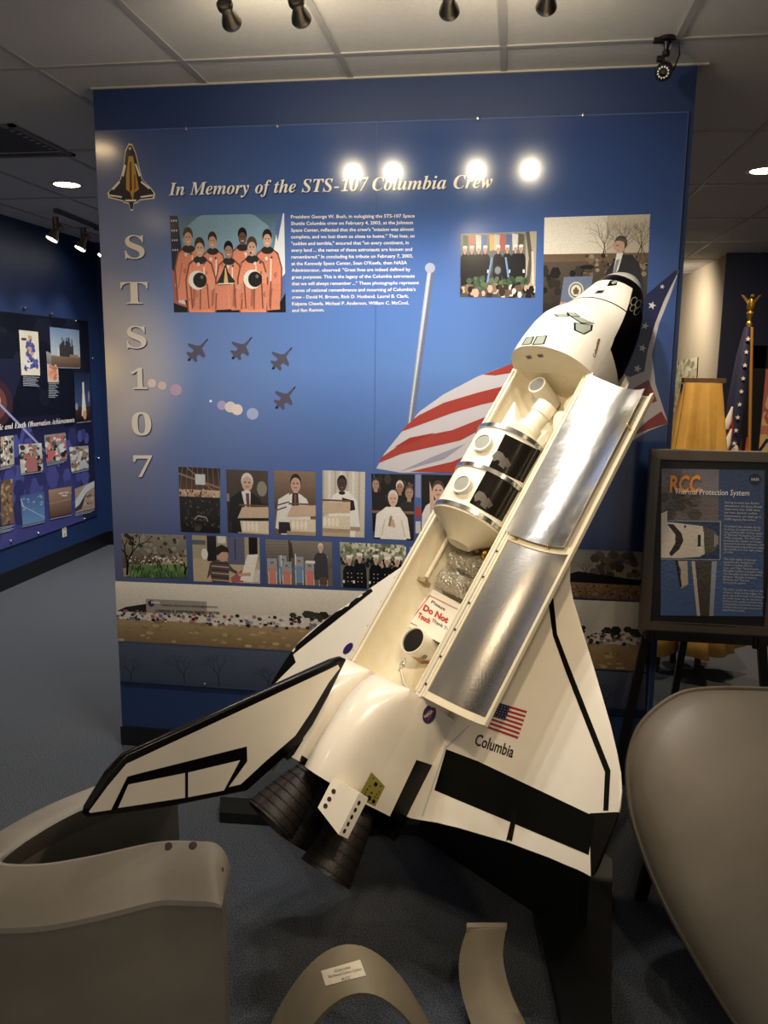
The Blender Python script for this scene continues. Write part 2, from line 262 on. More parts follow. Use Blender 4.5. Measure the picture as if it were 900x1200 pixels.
GL = {'iA':(420,[[(-68,0),(-68,17),(-39,25),(-13,48),(323,461),(342,461),(326,89),(326,79),(342,33),(388,17),(388,0),(178,0),(178,17),(208,24),(225,39),(234,60),(237,87),(238,140),(97,140),(49,81),(40,67),(33,56),(29,47),(28,40),(38,25),(71,17),(71,0)],[(119,168),(240,168),(247,328)]]),'iC':(440,[[(202,-11),(149,-6),(104,10),(69,36),(42,71),(26,114),(20,165),(24,214),(37,262),(56,309),(83,352),(116,389),(154,420),(218,452),(287,463),(333,459),(385,448),(390,447),(397,446),(403,444),(407,444),(421,449),(431,463),(449,463),(420,308),(401,310),(395,366),(377,406),(348,431),(309,439),(264,430),(222,401),(184,353),(152,287),(130,212),(122,142),(129,91),(151,53),(185,28),(229,20),(304,41),(368,105),(387,91),(305,14)]]),'iE':(441,[[(-34,0),(-34,15),(-15,17),(0,20),(12,28),(22,41),(31,59),(39,85),(115,369),(117,378),(119,387),(120,394),(120,401),(118,416),(109,426),(95,431),(73,435),(73,451),(432,451),(407,324),(388,324),(388,330),(381,376),(360,407),(323,424),(269,429),(253,429),(242,427),(234,423),(229,418),(224,409),(220,398),(181,251),(200,251),(232,252),(257,257),(277,266),(293,280),(307,298),(320,322),(336,322),(289,136),(274,136),(275,143),(275,149),(275,156),(275,163),(270,193),(256,213),(231,224),(194,228),(189,228),(185,228),(180,228),(175,227),(134,73),(132,66),(130,56),(128,48),(128,44),(130,34),(137,28),(150,24),(173,23),(218,25),(256,33),(289,47),(319,69),(346,98),(372,136),(389,136),(350,0)]]),'iI':(249,[[(-34,0),(-34,15),(-15,17),(0,20),(12,28),(22,41),(31,59),(39,85),(115,369),(117,378),(119,387),(120,395),(120,404),(108,426),(73,435),(73,451),(283,451),(283,435),(263,433),(247,428),(236,421),(227,410),(220,393),(211,365),(135,82),(130,62),(129,47),(141,24),(177,15),(177,0)]]),'iM':(587,[[(188,-11),(144,363),(69,82),(64,62),(62,47),(65,33),(74,24),(88,18),(109,15),(109,0),(-35,0),(-35,15),(-16,17),(-1,20),(11,28),(21,41),(29,59),(38,85),(113,369),(118,387),(119,403),(116,417),(108,426),(93,432),(72,435),(72,451),(224,451),(263,132),(469,451),(622,451),(622,435),(603,433),(587,429),(575,421),(566,409),(558,391),(549,365),(473,82),(471,73),(469,64),(468,56),(468,47),(480,24),(516,15),(516,0),(305,0),(305,15),(325,17),(340,21),(352,29),(361,40),(364,48),(368,57),(373,70),(377,85),(453,374),(207,-11)]]),'iO':(478,[[(179,-11),(113,0),(62,33),(30,85),(19,154),(24,203),(38,253),(61,301),(90,346),(126,386),(165,419),(230,452),(299,463),(366,452),(417,419),(450,368),(461,300),(456,250),(443,200),(421,151),(392,105),(356,65),(315,32),(249,-1)],[(184,13),(227,25),(267,60),(303,118),(334,197),(355,279),(363,350),(358,388),(345,416),(323,434),(294,439),(268,435),(244,420),(220,398),(198,370),(175,331),(155,287),(138,239),(126,191),(118,145),(116,103),(120,64),(133,36),(155,18)]]),'iS':(369,[[(154,-11),(111,-6),(58,10),(48,13),(38,14),(30,13),(24,9),(17,2),(9,-7),(-9,-7),(26,144),(45,144),(45,140),(51,84),(71,45),(102,21),(145,13),(167,16),(187,25),(204,39),(217,56),(225,76),(228,97),(225,117),(218,134),(206,152),(190,170),(168,191),(142,214),(117,238),(98,258),(85,277),(76,295),(71,314),(70,336),(74,371),(88,401),(109,427),(137,446),(171,459),(208,463),(227,462),(248,458),(271,453),(296,445),(305,443),(312,442),(328,447),(342,461),(360,461),(328,322),(308,322),(309,326),(309,330),(309,334),(309,337),(306,366),(298,390),(284,411),(267,426),(247,436),(224,439),(197,434),(174,419),(158,396),(153,368),(156,349),(166,331),(180,313),(197,295),(208,285),(219,274),(231,264),(242,254),(271,225),(293,195),(307,162),(312,126),(301,69),(270,25),(221,-2)]]),'iT':(403,[[(44,0),(44,17),(68,20),(86,27),(98,40),(107,60),(205,427),(194,427),(156,421),(120,402),(88,371),(64,330),(47,330),(72,451),(437,451),(418,322),(399,322),(374,400),(311,426),(306,426),(208,63),(206,54),(205,46),(208,33),(216,25),(230,20),(253,17),(253,0)]]),'ia':(336,[[(53,-9),(24,-3),(1,14),(-14,40),(-19,73),(-15,109),(-5,147),(11,184),(32,220),(56,251),(84,276),(126,301),(165,310),(198,299),(214,265),(225,303),(297,303),(241,108),(236,89),(232,74),(229,63),(228,56),(231,44),(238,40),(259,52),(285,87),(300,78),(248,13),(197,-9),(166,2),(155,34),(156,42),(157,52),(159,63),(162,75),(137,38),(111,12),(84,-4)],[(93,41),(108,45),(124,56),(139,73),(152,95),(165,120),(176,147),(186,175),(192,202),(197,227),(198,248),(192,272),(172,281),(157,276),(141,264),(125,244),(109,219),(95,190),(83,159),(75,136),(70,115),(66,97),(65,81),(72,51)]]),'ib':(322,[[(77,-9),(55,-8),(34,-3),(16,4),(1,12),(-8,21),(-11,31),(-10,40),(-7,52),(83,375),(89,398),(91,412),(89,422),(84,429),(74,432),(59,433),(48,433),(48,451),(80,454),(115,458),(151,464),(189,470),(129,255),(171,296),(218,310),(247,304),(271,286),(286,258),(291,221),(287,185),(276,148),(259,111),(237,77),(210,47),(179,23),(130,-1)],[(91,15),(109,18),(127,29),(144,45),(159,65),(173,89),(185,116),(196,143),(203,171),(208,198),(210,223),(207,240),(201,253),(191,261),(179,263),(154,256),(134,232),(124,215),(115,193),(106,168),(97,138),(77,69),(72,48),(70,33),(75,19)]]),'ic':(277,[[(93,-9),(50,-2),(17,19),(-3,53),(-9,97),(-3,146),(16,195),(47,240),(88,277),(133,301),(179,310),(211,305),(235,291),(251,272),(257,249),(254,230),(245,216),(231,207),(214,203),(198,206),(186,213),(179,224),(176,238),(177,248),(182,258),(187,267),(189,275),(185,285),(173,289),(156,284),(139,270),(123,249),(107,223),(94,192),(84,161),(77,129),(75,99),(78,71),(88,51),(103,38),(123,34),(164,50),(204,96),(222,83),(162,14)]]),'id':(334,[[(55,-9),(26,-4),(3,14),(-11,43),(-15,82),(-13,114),(-4,148),(10,182),(29,215),(52,245),(78,272),(121,300),(164,310),(190,306),(213,294),(238,381),(241,390),(242,399),(243,406),(243,412),(241,422),(234,428),(222,431),(205,433),(205,451),(237,454),(271,459),(306,464),(343,470),(237,83),(234,70),(232,60),(230,53),(230,48),(232,43),(238,41),(246,44),(255,52),(267,67),(281,89),(297,78),(270,40),(246,13),(223,-4),(198,-9),(167,2),(157,35),(159,55),(164,76),(138,38),(113,12),(86,-4)],[(96,42),(111,46),(127,58),(142,76),(156,99),(168,126),(180,153),(189,181),(196,208),(200,231),(201,249),(195,275),(177,283),(164,280),(149,269),(134,252),(120,231),(106,207),(93,181),(82,153),(74,126),(68,101),(66,79),(69,63),(75,51),(84,44)]]),'ie':(269,[[(87,-9),(47,-2),(16,19),(-4,53),(-11,98),(-7,135),(6,172),(25,207),(49,240),(78,268),(109,290),(143,305),(176,310),(207,305),(230,293),(244,273),(249,248),(238,209),(207,174),(153,144),(79,124),(76,106),(75,88),(78,66),(87,50),(102,39),(122,36),(159,51),(195,95),(214,83),(158,14)],[(84,146),(114,156),(140,171),(163,190),(179,212),(190,236),(193,260),(192,272),(187,280),(180,286),(171,287),(149,279),(126,252),(103,207)]]),'if':(193,[[(-66,-139),(-90,-135),(-108,-124),(-121,-106),(-125,-85),(-123,-70),(-116,-58),(-105,-50),(-91,-48),(-78,-50),(-69,-56),(-62,-66),(-60,-79),(-61,-89),(-65,-97),(-69,-103),(-71,-107),(-68,-114),(-59,-117),(-46,-113),(-34,-102),(-24,-86),(-15,-65),(-5,-35),(4,3),(15,49),(26,104),(60,275),(13,275),(19,303),(66,303),(92,376),(126,428),(166,460),(212,470),(241,467),(264,456),(277,439),(282,418),(273,391),(247,381),(235,384),(224,391),(217,401),(214,413),(216,422),(220,430),(224,437),(225,442),(222,447),(214,449),(195,441),(178,415),(161,369),(144,303),(201,303),(197,275),(140,275),(105,113),(86,35),(65,-29),(40,-77),(11,-112),(-24,-132)]]),'ih':(357,[[(210,-9),(176,3),(165,41),(167,59),(173,84),(182,115),(194,153),(217,222),(221,237),(223,246),(220,257),(210,261),(172,242),(131,185),(92,100),(63,0),(-19,0),(82,374),(86,388),(88,399),(90,407),(90,411),(88,422),(83,428),(73,431),(58,433),(48,433),(48,451),(77,453),(110,457),(146,463),(187,470),(115,197),(151,247),(184,282),(217,303),(253,310),(290,297),(303,259),(298,223),(282,170),(250,75),(248,70),(247,65),(246,61),(246,57),(248,47),(257,43),(276,57),(306,98),(320,89),(265,15)]]),'ii':(194,[[(132,371),(114,375),(100,384),(90,398),(87,416),(90,433),(100,447),(114,457),(132,460),(149,457),(163,447),(173,433),(176,416),(173,398),(163,384),(149,375)],[(49,-8),(29,-5),(13,5),(4,21),(1,41),(2,51),(4,64),(7,77),(10,87),(44,211),(48,225),(51,237),(52,246),(53,254),(46,268),(26,273),(19,273),(19,289),(55,294),(89,299),(120,304),(150,310),(89,85),(85,68),(84,55),(87,46),(95,42),(115,54),(142,90),(155,81),(103,14)]]),'il':(173,[[(40,-9),(19,-6),(3,3),(-7,19),(-10,40),(-9,50),(-8,61),(-5,73),(-2,85),(77,371),(84,399),(87,414),(80,428),(58,433),(52,433),(52,450),(122,460),(183,470),(79,86),(77,78),(75,69),(73,60),(73,54),(75,44),(83,41),(104,53),(131,89),(144,79),(118,39),(93,12),(68,-4)]]),'im':(525,[[(380,-8),(346,4),(335,42),(337,60),(343,85),(352,116),(364,154),(387,222),(391,237),(393,247),(390,258),(380,261),(351,249),(318,214),(284,152),(250,62),(230,0),(152,0),(220,222),(224,238),(226,247),(222,258),(213,261),(196,257),(177,244),(157,222),(136,190),(116,152),(97,107),(80,57),(66,0),(-14,0),(42,211),(47,227),(50,240),(51,249),(52,254),(45,268),(24,273),(18,273),(17,289),(80,298),(151,310),(116,193),(153,245),(187,281),(220,303),(256,310),(294,297),(306,260),(304,242),(299,217),(330,258),(361,287),(391,304),(422,310),(460,297),(473,260),(468,224),(452,171),(420,76),(418,71),(417,66),(416,62),(416,58),(418,47),(426,44),(436,47),(446,56),(451,62),(457,70),(464,80),(471,91),(486,81),(459,42),(433,14),(407,-3)]]),'in':(357,[[(213,-9),(179,3),(168,41),(170,59),(175,84),(184,115),(197,153),(220,222),(224,237),(226,246),(222,257),(213,261),(176,243),(136,190),(116,152),(97,107),(80,57),(66,0),(-14,0),(42,211),(47,227),(50,240),(51,249),(52,254),(45,268),(24,273),(18,273),(17,289),(80,298),(151,310),(116,193),(153,245),(187,281),(220,303),(256,310),(294,297),(306,259),(305,246),(301,226),(295,201),(285,170),(258,87),(248,57),(251,47),(260,43),(269,46),(279,55),(290,70),(304,90),(319,80),(291,41),(266,13),(240,-4)]]),'io':(316,[[(96,-9),(54,-2),(20,20),(-3,54),(-10,98),(-6,135),(6,172),(24,208),(48,241),(76,269),(107,291),(141,305),(175,310),(221,302),(256,281),(278,247),(285,203),(281,167),(270,130),(252,94),(228,61),(200,33),(168,10),(133,-5)],[(103,13),(119,18),(134,30),(148,50),(162,74),(174,102),(184,132),(193,162),(200,191),(204,218),(206,240),(197,276),(172,288),(157,284),(141,272),(127,253),(113,229),(101,202),(90,172),(82,141),(75,111),(71,83),(69,58),(78,25)]]),'ir':(261,[[(-14,0),(42,211),(47,227),(50,240),(51,249),(52,254),(45,268),(24,273),(18,273),(17,289),(80,298),(151,310),(114,189),(130,218),(144,243),(158,264),(171,280),(184,293),(197,302),(210,308),(222,310),(250,298),(259,265),(257,245),(249,230),(236,221),(220,218),(202,223),(186,238),(183,240),(180,241),(157,224),(127,175),(110,139),(95,97),(80,51),(66,0)]]),'is':(253,[[(91,-9),(63,-6),(28,5),(22,7),(15,7),(3,4),(-7,-7),(-24,-4),(-7,109),(13,105),(33,37),(81,14),(110,24),(120,52),(118,64),(114,77),(106,91),(95,106),(69,138),(51,163),(39,185),(31,207),(28,228),(35,260),(53,286),(82,303),(116,309),(145,306),(179,298),(183,297),(186,296),(189,295),(192,295),(204,298),(212,307),(230,307),(215,205),(197,207),(174,268),(134,288),(119,286),(107,278),(99,268),(97,255),(103,231),(124,202),(135,189),(146,176),(156,162),(165,149),(175,132),(183,116),(188,99),(190,82),(187,58),(177,36),(162,17),(142,3),(118,-6)]]),'it':(185,[[(30,-9),(-4,3),(-15,39),(-15,45),(-14,52),(-13,61),(-11,70),(45,273),(13,273),(13,297),(79,334),(134,398),(162,398),(134,300),(187,300),(179,273),(126,273),(77,103),(73,89),(70,77),(68,66),(67,56),(70,45),(77,41),(98,54),(128,95),(144,85),(116,44),(88,14),(60,-3)]]),'iu':(357,[[(46,-9),(8,3),(-5,41),(-3,55),(0,75),(6,100),(15,130),(38,211),(44,237),(46,254),(39,268),(19,273),(13,273),(12,289),(41,293),(73,298),(108,303),(146,310),(81,79),(77,65),(76,53),(79,43),(89,40),(125,58),(167,113),(206,197),(236,301),(316,301),(267,121),(251,57),(251,52),(254,48),(257,45),(261,44),(270,47),(280,56),(286,62),(292,70),(299,79),(306,91),(321,81),(293,42),(268,13),(242,-4),(215,-9),(196,-6),(182,4),(172,19),(169,40),(172,60),(181,103),(147,53),(114,18),(81,-3)]]),'iv':(284,[[(48,-9),(48,26),(47,98),(45,155),(42,199),(38,229),(25,264),(5,274),(-1,273),(-2,291),(97,310),(106,295),(115,251),(121,189),(123,118),(123,89),(143,111),(160,132),(174,151),(185,169),(199,196),(204,213),(200,226),(189,240),(178,256),(175,271),(177,286),(186,299),(198,307),(214,310),(230,307),(243,298),(251,283),(254,265),(244,222),(215,167),(166,102),(97,27),(62,-9)]]),'iw':(420,[[(48,-10),(48,25),(47,96),(45,154),(42,198),(38,228),(25,263),(5,274),(-1,273),(-2,291),(97,310),(113,265),(124,132),(229,310),(246,310),(267,87),(286,109),(303,130),(317,150),(327,167),(335,183),(341,196),(345,206),(346,214),(342,227),(330,240),(318,255),(314,271),(317,287),(325,300),(337,308),(353,311),(370,308),(383,298),(391,283),(394,264),(356,168),(245,25),(216,-9),(197,-10),(179,179),(68,-9)]]),'iy':(281,[[(-30,-140),(-51,-137),(-66,-129),(-77,-115),(-80,-99),(-77,-84),(-69,-72),(-56,-64),(-41,-61),(-26,-64),(-8,-73),(9,-82),(20,-85),(28,-83),(38,-77),(48,-68),(58,-56),(68,-43),(76,-30),(81,-17),(83,-6),(82,8),(79,30),(75,58),(70,90),(64,123),(58,156),(51,187),(44,213),(38,234),(33,251),(28,262),(24,269),(14,275),(-1,277),(-9,276),(-9,294),(7,296),(22,298),(36,301),(48,304),(68,308),(85,310),(99,296),(112,254),(119,222),(127,181),(137,132),(148,75),(191,160),(205,211),(200,225),(187,238),(173,252),(168,269),(171,285),(179,298),(193,307),(210,310),(227,307),(240,298),(248,284),(251,265),(248,245),(241,219),(229,187),(214,152),(195,113),(174,74),(151,34),(126,-5),(100,-41),(74,-74),(47,-101),(20,-122),(-5,-136)]]),'bS':(390,[[(43,-11),(43,158),(62,158),(75,113),(91,77),(111,50),(136,30),(164,19),(197,15),(220,17),(241,24),(257,36),(269,51),(276,69),(279,89),(273,117),(255,140),(225,160),(163,191),(127,210),(99,231),(77,253),(62,276),(53,302),(50,332),(52,358),(57,381),(67,403),(80,421),(96,437),(115,449),(136,459),(160,464),(185,466),(199,466),(213,464),(229,461),(246,458),(264,453),(282,448),(286,447),(289,446),(291,446),(294,445),(297,445),(300,445),(310,447),(317,454),(320,466),(339,466),(339,319),(322,319),(315,343),(305,365),(293,385),(280,402),(265,417),(248,429),(231,438),(213,443),(194,445),(173,443),(155,437),(140,426),(128,413),(122,398),(120,380),(121,364),(127,349),(137,336),(151,325),(168,314),(189,303),(253,273),(279,260),(300,247),(317,233),(331,219),(342,204),(350,188),(355,171),(358,153),(359,133),(357,106),(350,80),(339,58),(323,38),(304,21),(281,8),(254,-2),(225,-8),(192,-10),(181,-10),(170,-9),(158,-8),(147,-6),(136,-3),(126,1),(115,4),(106,7),(98,9),(92,11),(88,12),(85,12),(78,12),(73,10),(69,7),(66,3),(64,-3),(61,-11)]]),'bT':(423,[[(92,0),(92,17),(114,19),(130,23),(142,31),(150,42),(154,59),(156,81),(156,433),(149,433),(116,430),(88,420),(65,403),(47,380),(35,352),(29,318),(11,318),(11,455),(410,455),(410,317),(394,317),(375,382),(333,420),(269,433),(263,433),(263,81),(265,58),(269,41),(276,30),(288,23),(305,19),(328,17),(328,0)]]),'b1':(375,[[(65,0),(65,36),(120,36),(131,37),(139,40),(146,45),(150,53),(153,64),(154,79),(154,416),(137,396),(122,380),(108,365),(94,355),(81,348),(67,346),(57,347),(48,352),(40,359),(33,369),(29,381),(28,396),(42,400),(57,405),(74,412),(91,420),(111,432),(132,447),(179,482),(254,482),(254,79),(255,66),(257,56),(261,47),(267,41),(276,37),(288,36),(343,36),(343,0)]]),'b0':(375,[[(188,-7),(150,-3),(118,7),(91,24),(69,48),(51,76),(39,111),(30,150),(25,193),(23,241),(25,289),(30,332),(39,371),(51,405),(69,433),(91,456),(118,473),(150,483),(189,486),(225,483),(257,473),(283,456),(305,433),(322,405),(336,370),(345,331),(351,288),(353,240),(351,193),(345,150),(336,110),(322,76),(305,47),(283,24),(256,7),(225,-3)],[(188,37),(210,43),(227,61),(237,91),(243,131),(247,181),(248,240),(247,300),(243,349),(237,390),(227,419),(211,437),(189,443),(166,437),(150,419),(139,390),(132,349),(128,300),(127,240),(128,181),(132,131),(139,91),(150,61),(166,43)]]),'b7':(375,[[(111,0),(289,406),(113,406),(93,403),(80,391),(74,372),(70,338),(30,338),(33,480),(353,480),(353,447),(168,0)]])}
def serif(body, style, words=False):
    V = []; F = []; x = 0; WL = []
    for ch in body:
        if ch == ' ':
            x += .20
            if words: WL.append((V, F)); V = []; F = []
            continue
        key = style+ch
        if key in GL:
            adv, lp = GL[key]; v, f = loops2d([[(a/1000, b/1000) for a, b in L] for L in lp])
        elif ch == '-': adv, v, f = 230, [(.03, .12), (.2, .12), (.21, .17), (.04, .17)], [[0, 1, 2, 3]]
        else:                                   # figures inside the slanted heading: the upright ones leaned over
            adv, lp = GL['b'+ch]; v, f = loops2d([[(a/1000*.85+b/1000*.22, b/1000) for a, b in L] for L in lp]); adv *= .85
        n = len(V); V += [(a+x, b) for a, b in v]; F += [[k+n for k in q] for q in f]; x += adv/1000
    return WL+[(V, F)] if words else (V, F)
def put(name, VF, a, b, up, m, parent, normal, off=.0022, caph=.7, span=None):
    """lettering from point a to point b, with cap height up (a vector)"""
    V, F = VF; x0 = min(v[0] for v in V); x1 = max(v[0] for v in V); x0, x1 = span or (x0, x1); a = Vector(a); b = Vector(b); n = Vector(normal).normalized()
    W3 = [a+(b-a)*((x-x0)/(x1-x0))+Vector(up)*(y/caph)+n*off for x, y in V]
    o = mesh(name, W3, F, m, parent)
    bm = bmesh.new(); bm.from_mesh(o.data); bm.normal_update()
    for f in bm.faces:
        if f.normal.dot(n) < 0: f.normal_flip()
    bm.to_mesh(o.data); bm.free(); return o

# ------------------------------------------------------------------ the room
def S(o): o['kind'] = 'structure'; return o
def quad(name, P, m, kind=True):
    o = mesh(name, P, [[0, 1, 2, 3]], m)
    return S(o) if kind else o
navy = mat('navy_wall_paint', '#17305f', .55, noise=.12, nscale=3, bump=.02, bscale=300)
darknavy = mat('dark_navy_wall_paint', '#0f1838', .6, noise=.1, nscale=3)
beige = mat('beige_wall_paint', '#a9987c', .7, noise=.06, nscale=2)
blackbase = mat('black_vinyl_baseboard', '#0c0e12', .4)
# carpet: short looped pile with blue-grey flecks
cm = bpy.data.materials.new('flecked_carpet'); cm.use_nodes = True; nt = cm.node_tree; b_ = nt.nodes['Principled BSDF']
tc = nt.nodes.new('ShaderNodeTexCoord'); n1 = nt.nodes.new('ShaderNodeTexNoise'); n1.inputs['Scale'].default_value = 240; n1.inputs['Detail'].default_value = 3
rp = nt.nodes.new('ShaderNodeValToRGB'); rp.color_ramp.elements[0].position = .36; rp.color_ramp.elements[1].position = .66
rp.color_ramp.elements[0].color = lin('#27292e'); rp.color_ramp.elements[1].color = lin('#5d636c')
nt.links.new(tc.outputs['Object'], n1.inputs['Vector']); nt.links.new(n1.outputs['Fac'], rp.inputs['Fac']); nt.links.new(rp.outputs['Color'], b_.inputs['Base Color'])
bn = nt.nodes.new('ShaderNodeBump'); bn.inputs['Strength'].default_value = .6; bn.inputs['Distance'].default_value = .004
nt.links.new(n1.outputs['Fac'], bn.inputs['Height']); nt.links.new(bn.outputs['Normal'], b_.inputs['Normal']); b_.inputs['Roughness'].default_value = .95
b_.inputs['Specular IOR Level'].default_value = .1
X0, X1, Y0, Y1 = -2.2, 5.6, -5.2, 8.2
S(mesh('floor', [(X0-.1, Y0-.1, 0), (X1+.1, Y0-.1, 0), (X1+.1, Y1+.1, 0), (X0-.1, Y1+.1, 0)], [[0, 1, 2, 3]], cm))
# ceiling: lay-in tiles 2 x 4 ft, with the metal grid as raised strips
tile = mat('ceiling_tile', '#d6d1ca', .9, noise=.05, nscale=60, bump=.15, bscale=220)
gridm = mat('ceiling_grid_metal', '#b0aba6', .5)
S(mesh('ceiling', [(X0-.1, Y0-.1, H), (X0-.1, Y1+.1, H), (X1+.1, Y1+.1, H), (X1+.1, Y0-.1, H)], [[0, 1, 2, 3]], tile))
g = MB()
k = -5
while .5+.61*k < X1: 
    if .5+.61*k > X0: g.box((.5+.61*k-.012, Y0, H-.006), (.5+.61*k+.012, Y1, H-.0005))
    k += 1
for k in range(-4, 7): g.box((X0, -.26+1.22*k-.012, H-.0065), (X1, -.26+1.22*k+.012, H-.001))
S(g.build('trim_1', gridm))
def wallbox(name, a, b, m): return S(MB().box(a, b).build(name, m))
wallbox('wall_left', (X0-.1, Y0, 0), (X0, 4.25, H), navy)
wallbox('wall_far_left', (X0, 4.25, 0), (1.0, 4.35, H), navy)
wallbox('wall_passage', (.9, 4.35, 0), (1.0, Y1, H), navy)
wallbox('wall_far', (1.0, Y1, 0), (3.88, Y1+.1, H), beige)
wallbox('wall_right', (3.88, 5.40, 0), (4.0, Y1, H), beige)
wallbox('wall_navy_right', (3.86, 5.38, 0), (X1, 5.40, H), darknavy)
wallbox('wall_side_right', (X1, Y0, 0), (X1+.1, 5.40, H), darknavy)
wallbox('wall_partition', (0, 0, 0), (2.45, .13, H), navy)
wallbox('baseboard_left', (X0, Y0, 0), (X0+.012, 4.24, .14), blackbase)
wallbox('baseboard_far_left', (X0+.012, 4.238, 0), (1.0, 4.25, .14), blackbase)
wallbox('baseboard_partition', (-.004, -.012, 0), (2.454, 0, .095), blackbase)
wallbox('baseboard_right', (3.868, 5.42, 0), (3.88, Y1, .1), blackbase)
wallbox('trim_2', (-.005, -.012, H-.010), (2.49, 0, H-.002), mat('white_wall_angle', '#b5b0a8', .5))

# ------------------------------------------------------------------ memorial display panel on the partition
def Wp(u, v, y=-.012): return on(1, y, u, v)
art = bpy.data.materials.new('panel_artwork'); art.use_nodes = True; nt = art.node_tree; b_ = nt.nodes['Principled BSDF']
b_.inputs['Roughness'].default_value = .15
tc = nt.nodes.new('ShaderNodeTexCoord'); sx = nt.nodes.new('ShaderNodeSeparateXYZ'); nt.links.new(tc.outputs['Object'], sx.inputs[0])
def ramp(stops, src, lo, hi, interp='LINEAR'):
    mr = nt.nodes.new('ShaderNodeMapRange'); mr.inputs['From Min'].default_value = lo; mr.inputs['From Max'].default_value = hi
    nt.links.new(src, mr.inputs['Value']); r = nt.nodes.new('ShaderNodeValToRGB'); r.color_ramp.interpolation = interp
    while len(r.color_ramp.elements) < len(stops): r.color_ramp.elements.new(.5)
    for e, (p_, c_) in zip(r.color_ramp.elements, stops): e.position = p_; e.color = lin(c_)
    nt.links.new(mr.outputs['Result'], r.inputs['Fac']); return r.outputs['Color']
def mix(f, a, b):
    m_ = nt.nodes.new('ShaderNodeMix'); m_.data_type = 'RGBA'; nt.links.new(f, m_.inputs['Factor']); nt.links.new(a, m_.inputs['A']); nt.links.new(b, m_.inputs['B']); return m_.outputs['Result']
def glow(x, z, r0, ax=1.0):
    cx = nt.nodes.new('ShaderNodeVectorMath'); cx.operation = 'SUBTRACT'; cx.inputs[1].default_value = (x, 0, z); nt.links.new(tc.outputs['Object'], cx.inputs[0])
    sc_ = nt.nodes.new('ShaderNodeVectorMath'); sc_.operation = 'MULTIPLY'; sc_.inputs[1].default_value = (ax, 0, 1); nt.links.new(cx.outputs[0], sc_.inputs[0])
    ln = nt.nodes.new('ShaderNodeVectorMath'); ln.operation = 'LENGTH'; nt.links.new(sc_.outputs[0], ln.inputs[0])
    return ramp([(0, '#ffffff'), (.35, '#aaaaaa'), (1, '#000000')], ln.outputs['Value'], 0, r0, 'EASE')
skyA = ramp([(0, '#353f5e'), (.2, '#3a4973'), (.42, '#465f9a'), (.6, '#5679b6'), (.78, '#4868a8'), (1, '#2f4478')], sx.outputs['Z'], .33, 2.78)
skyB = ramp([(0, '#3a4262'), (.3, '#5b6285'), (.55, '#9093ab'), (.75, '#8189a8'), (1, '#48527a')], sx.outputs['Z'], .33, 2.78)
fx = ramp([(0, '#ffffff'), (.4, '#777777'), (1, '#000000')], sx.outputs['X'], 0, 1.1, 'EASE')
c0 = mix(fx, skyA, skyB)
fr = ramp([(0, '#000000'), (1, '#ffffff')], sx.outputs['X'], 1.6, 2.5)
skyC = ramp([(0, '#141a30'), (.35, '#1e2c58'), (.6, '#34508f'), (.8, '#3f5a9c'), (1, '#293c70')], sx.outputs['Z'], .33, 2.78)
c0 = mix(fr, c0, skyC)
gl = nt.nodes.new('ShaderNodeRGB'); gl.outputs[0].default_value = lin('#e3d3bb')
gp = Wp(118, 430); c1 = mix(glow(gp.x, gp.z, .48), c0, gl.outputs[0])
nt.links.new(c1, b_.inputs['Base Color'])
panel = empty('memorial_panel', 'large blue shuttle crew memorial panel with white title on the partition wall', 'display panel', (1.22, 0, .33))
PW = Matrix.Translation((-1.22, 0, -.33))
def pan(o):
    o.parent = panel; o.matrix_parent_inverse = PW; return o
ZB, ZT = .3235, 2.779
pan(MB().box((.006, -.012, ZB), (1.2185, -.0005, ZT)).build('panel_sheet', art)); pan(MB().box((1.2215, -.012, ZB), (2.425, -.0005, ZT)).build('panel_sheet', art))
clear = mat('clear_edge_plastic', '#4a5f92', .15)
g = MB(); g.box((1.2188, -.0128, ZB), (1.2212, -.0005, ZT)); pan(g.build('panel_joint', clear))
g = MB(); g.box((.004, -.0132, ZT), (2.427, -.0005, ZT+.004)); g.box((2.425, -.0132, ZB), (2.428, -.0005, ZT)); pan(g.build('panel_edge', clear))
chrome = mat('polished_chrome', '#d8d8d8', .12, 1)
for u, v in ((220, 152), (326, 149), (560, 140), (683, 136), (241, 801), (377, 808)):
    p = Wp(u, v, 0); pan(MB().lathe([(.004, 0), (.009, .003), (.009, .014), (.006, .019), (0, .02)], (p.x, -.001, p.z), (0, -1, 0), 14).build('standoff_screw', chrome, angle=40))
inkw = mat('white_print', '#e9e5e0', .2); inkc = mat('cream_print', '#d9d2c6', .2); inks = mat('shadow_print', '#27315c', .25)
UPZ = Vector((0, 0, 1)); NY = Vector((0, -1, 0))
a, b = Wp(198, 229), Wp(577, 220)
WL = serif('In Memory of the STS-107 Columbia Crew', 'i', True); sp_ = (min(x for v, f in WL for x, y in v), max(x for v, f in WL for x, y in v))
hgt = UPZ*((Wp(205, 210)-Wp(205, 229)).length)*1.12
for VF in WL:
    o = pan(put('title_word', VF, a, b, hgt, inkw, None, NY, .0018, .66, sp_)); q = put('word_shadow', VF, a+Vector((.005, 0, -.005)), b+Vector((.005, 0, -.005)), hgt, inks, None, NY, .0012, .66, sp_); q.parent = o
for ch, u0, u1, vt, vb in (('S', 147, 170, 263, 303), ('T', 142, 174, 318, 356), ('S', 149, 172, 370, 408), ('1', 154, 173, 421, 456), ('0', 155, 178, 472, 510), ('7', 157, 179, 523, 559)):
    hh = UPZ*((Wp(u0, vt)-Wp(u0, vb)).length)
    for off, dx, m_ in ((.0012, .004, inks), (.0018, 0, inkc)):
        pan(put('mission_number_letter', serif(ch, 'b'), Wp(u0, vb)+Vector((dx, 0, -dx)), Wp(u1, vb)+Vector((dx, 0, -dx)), hh, m_, None, NY, off, .68))
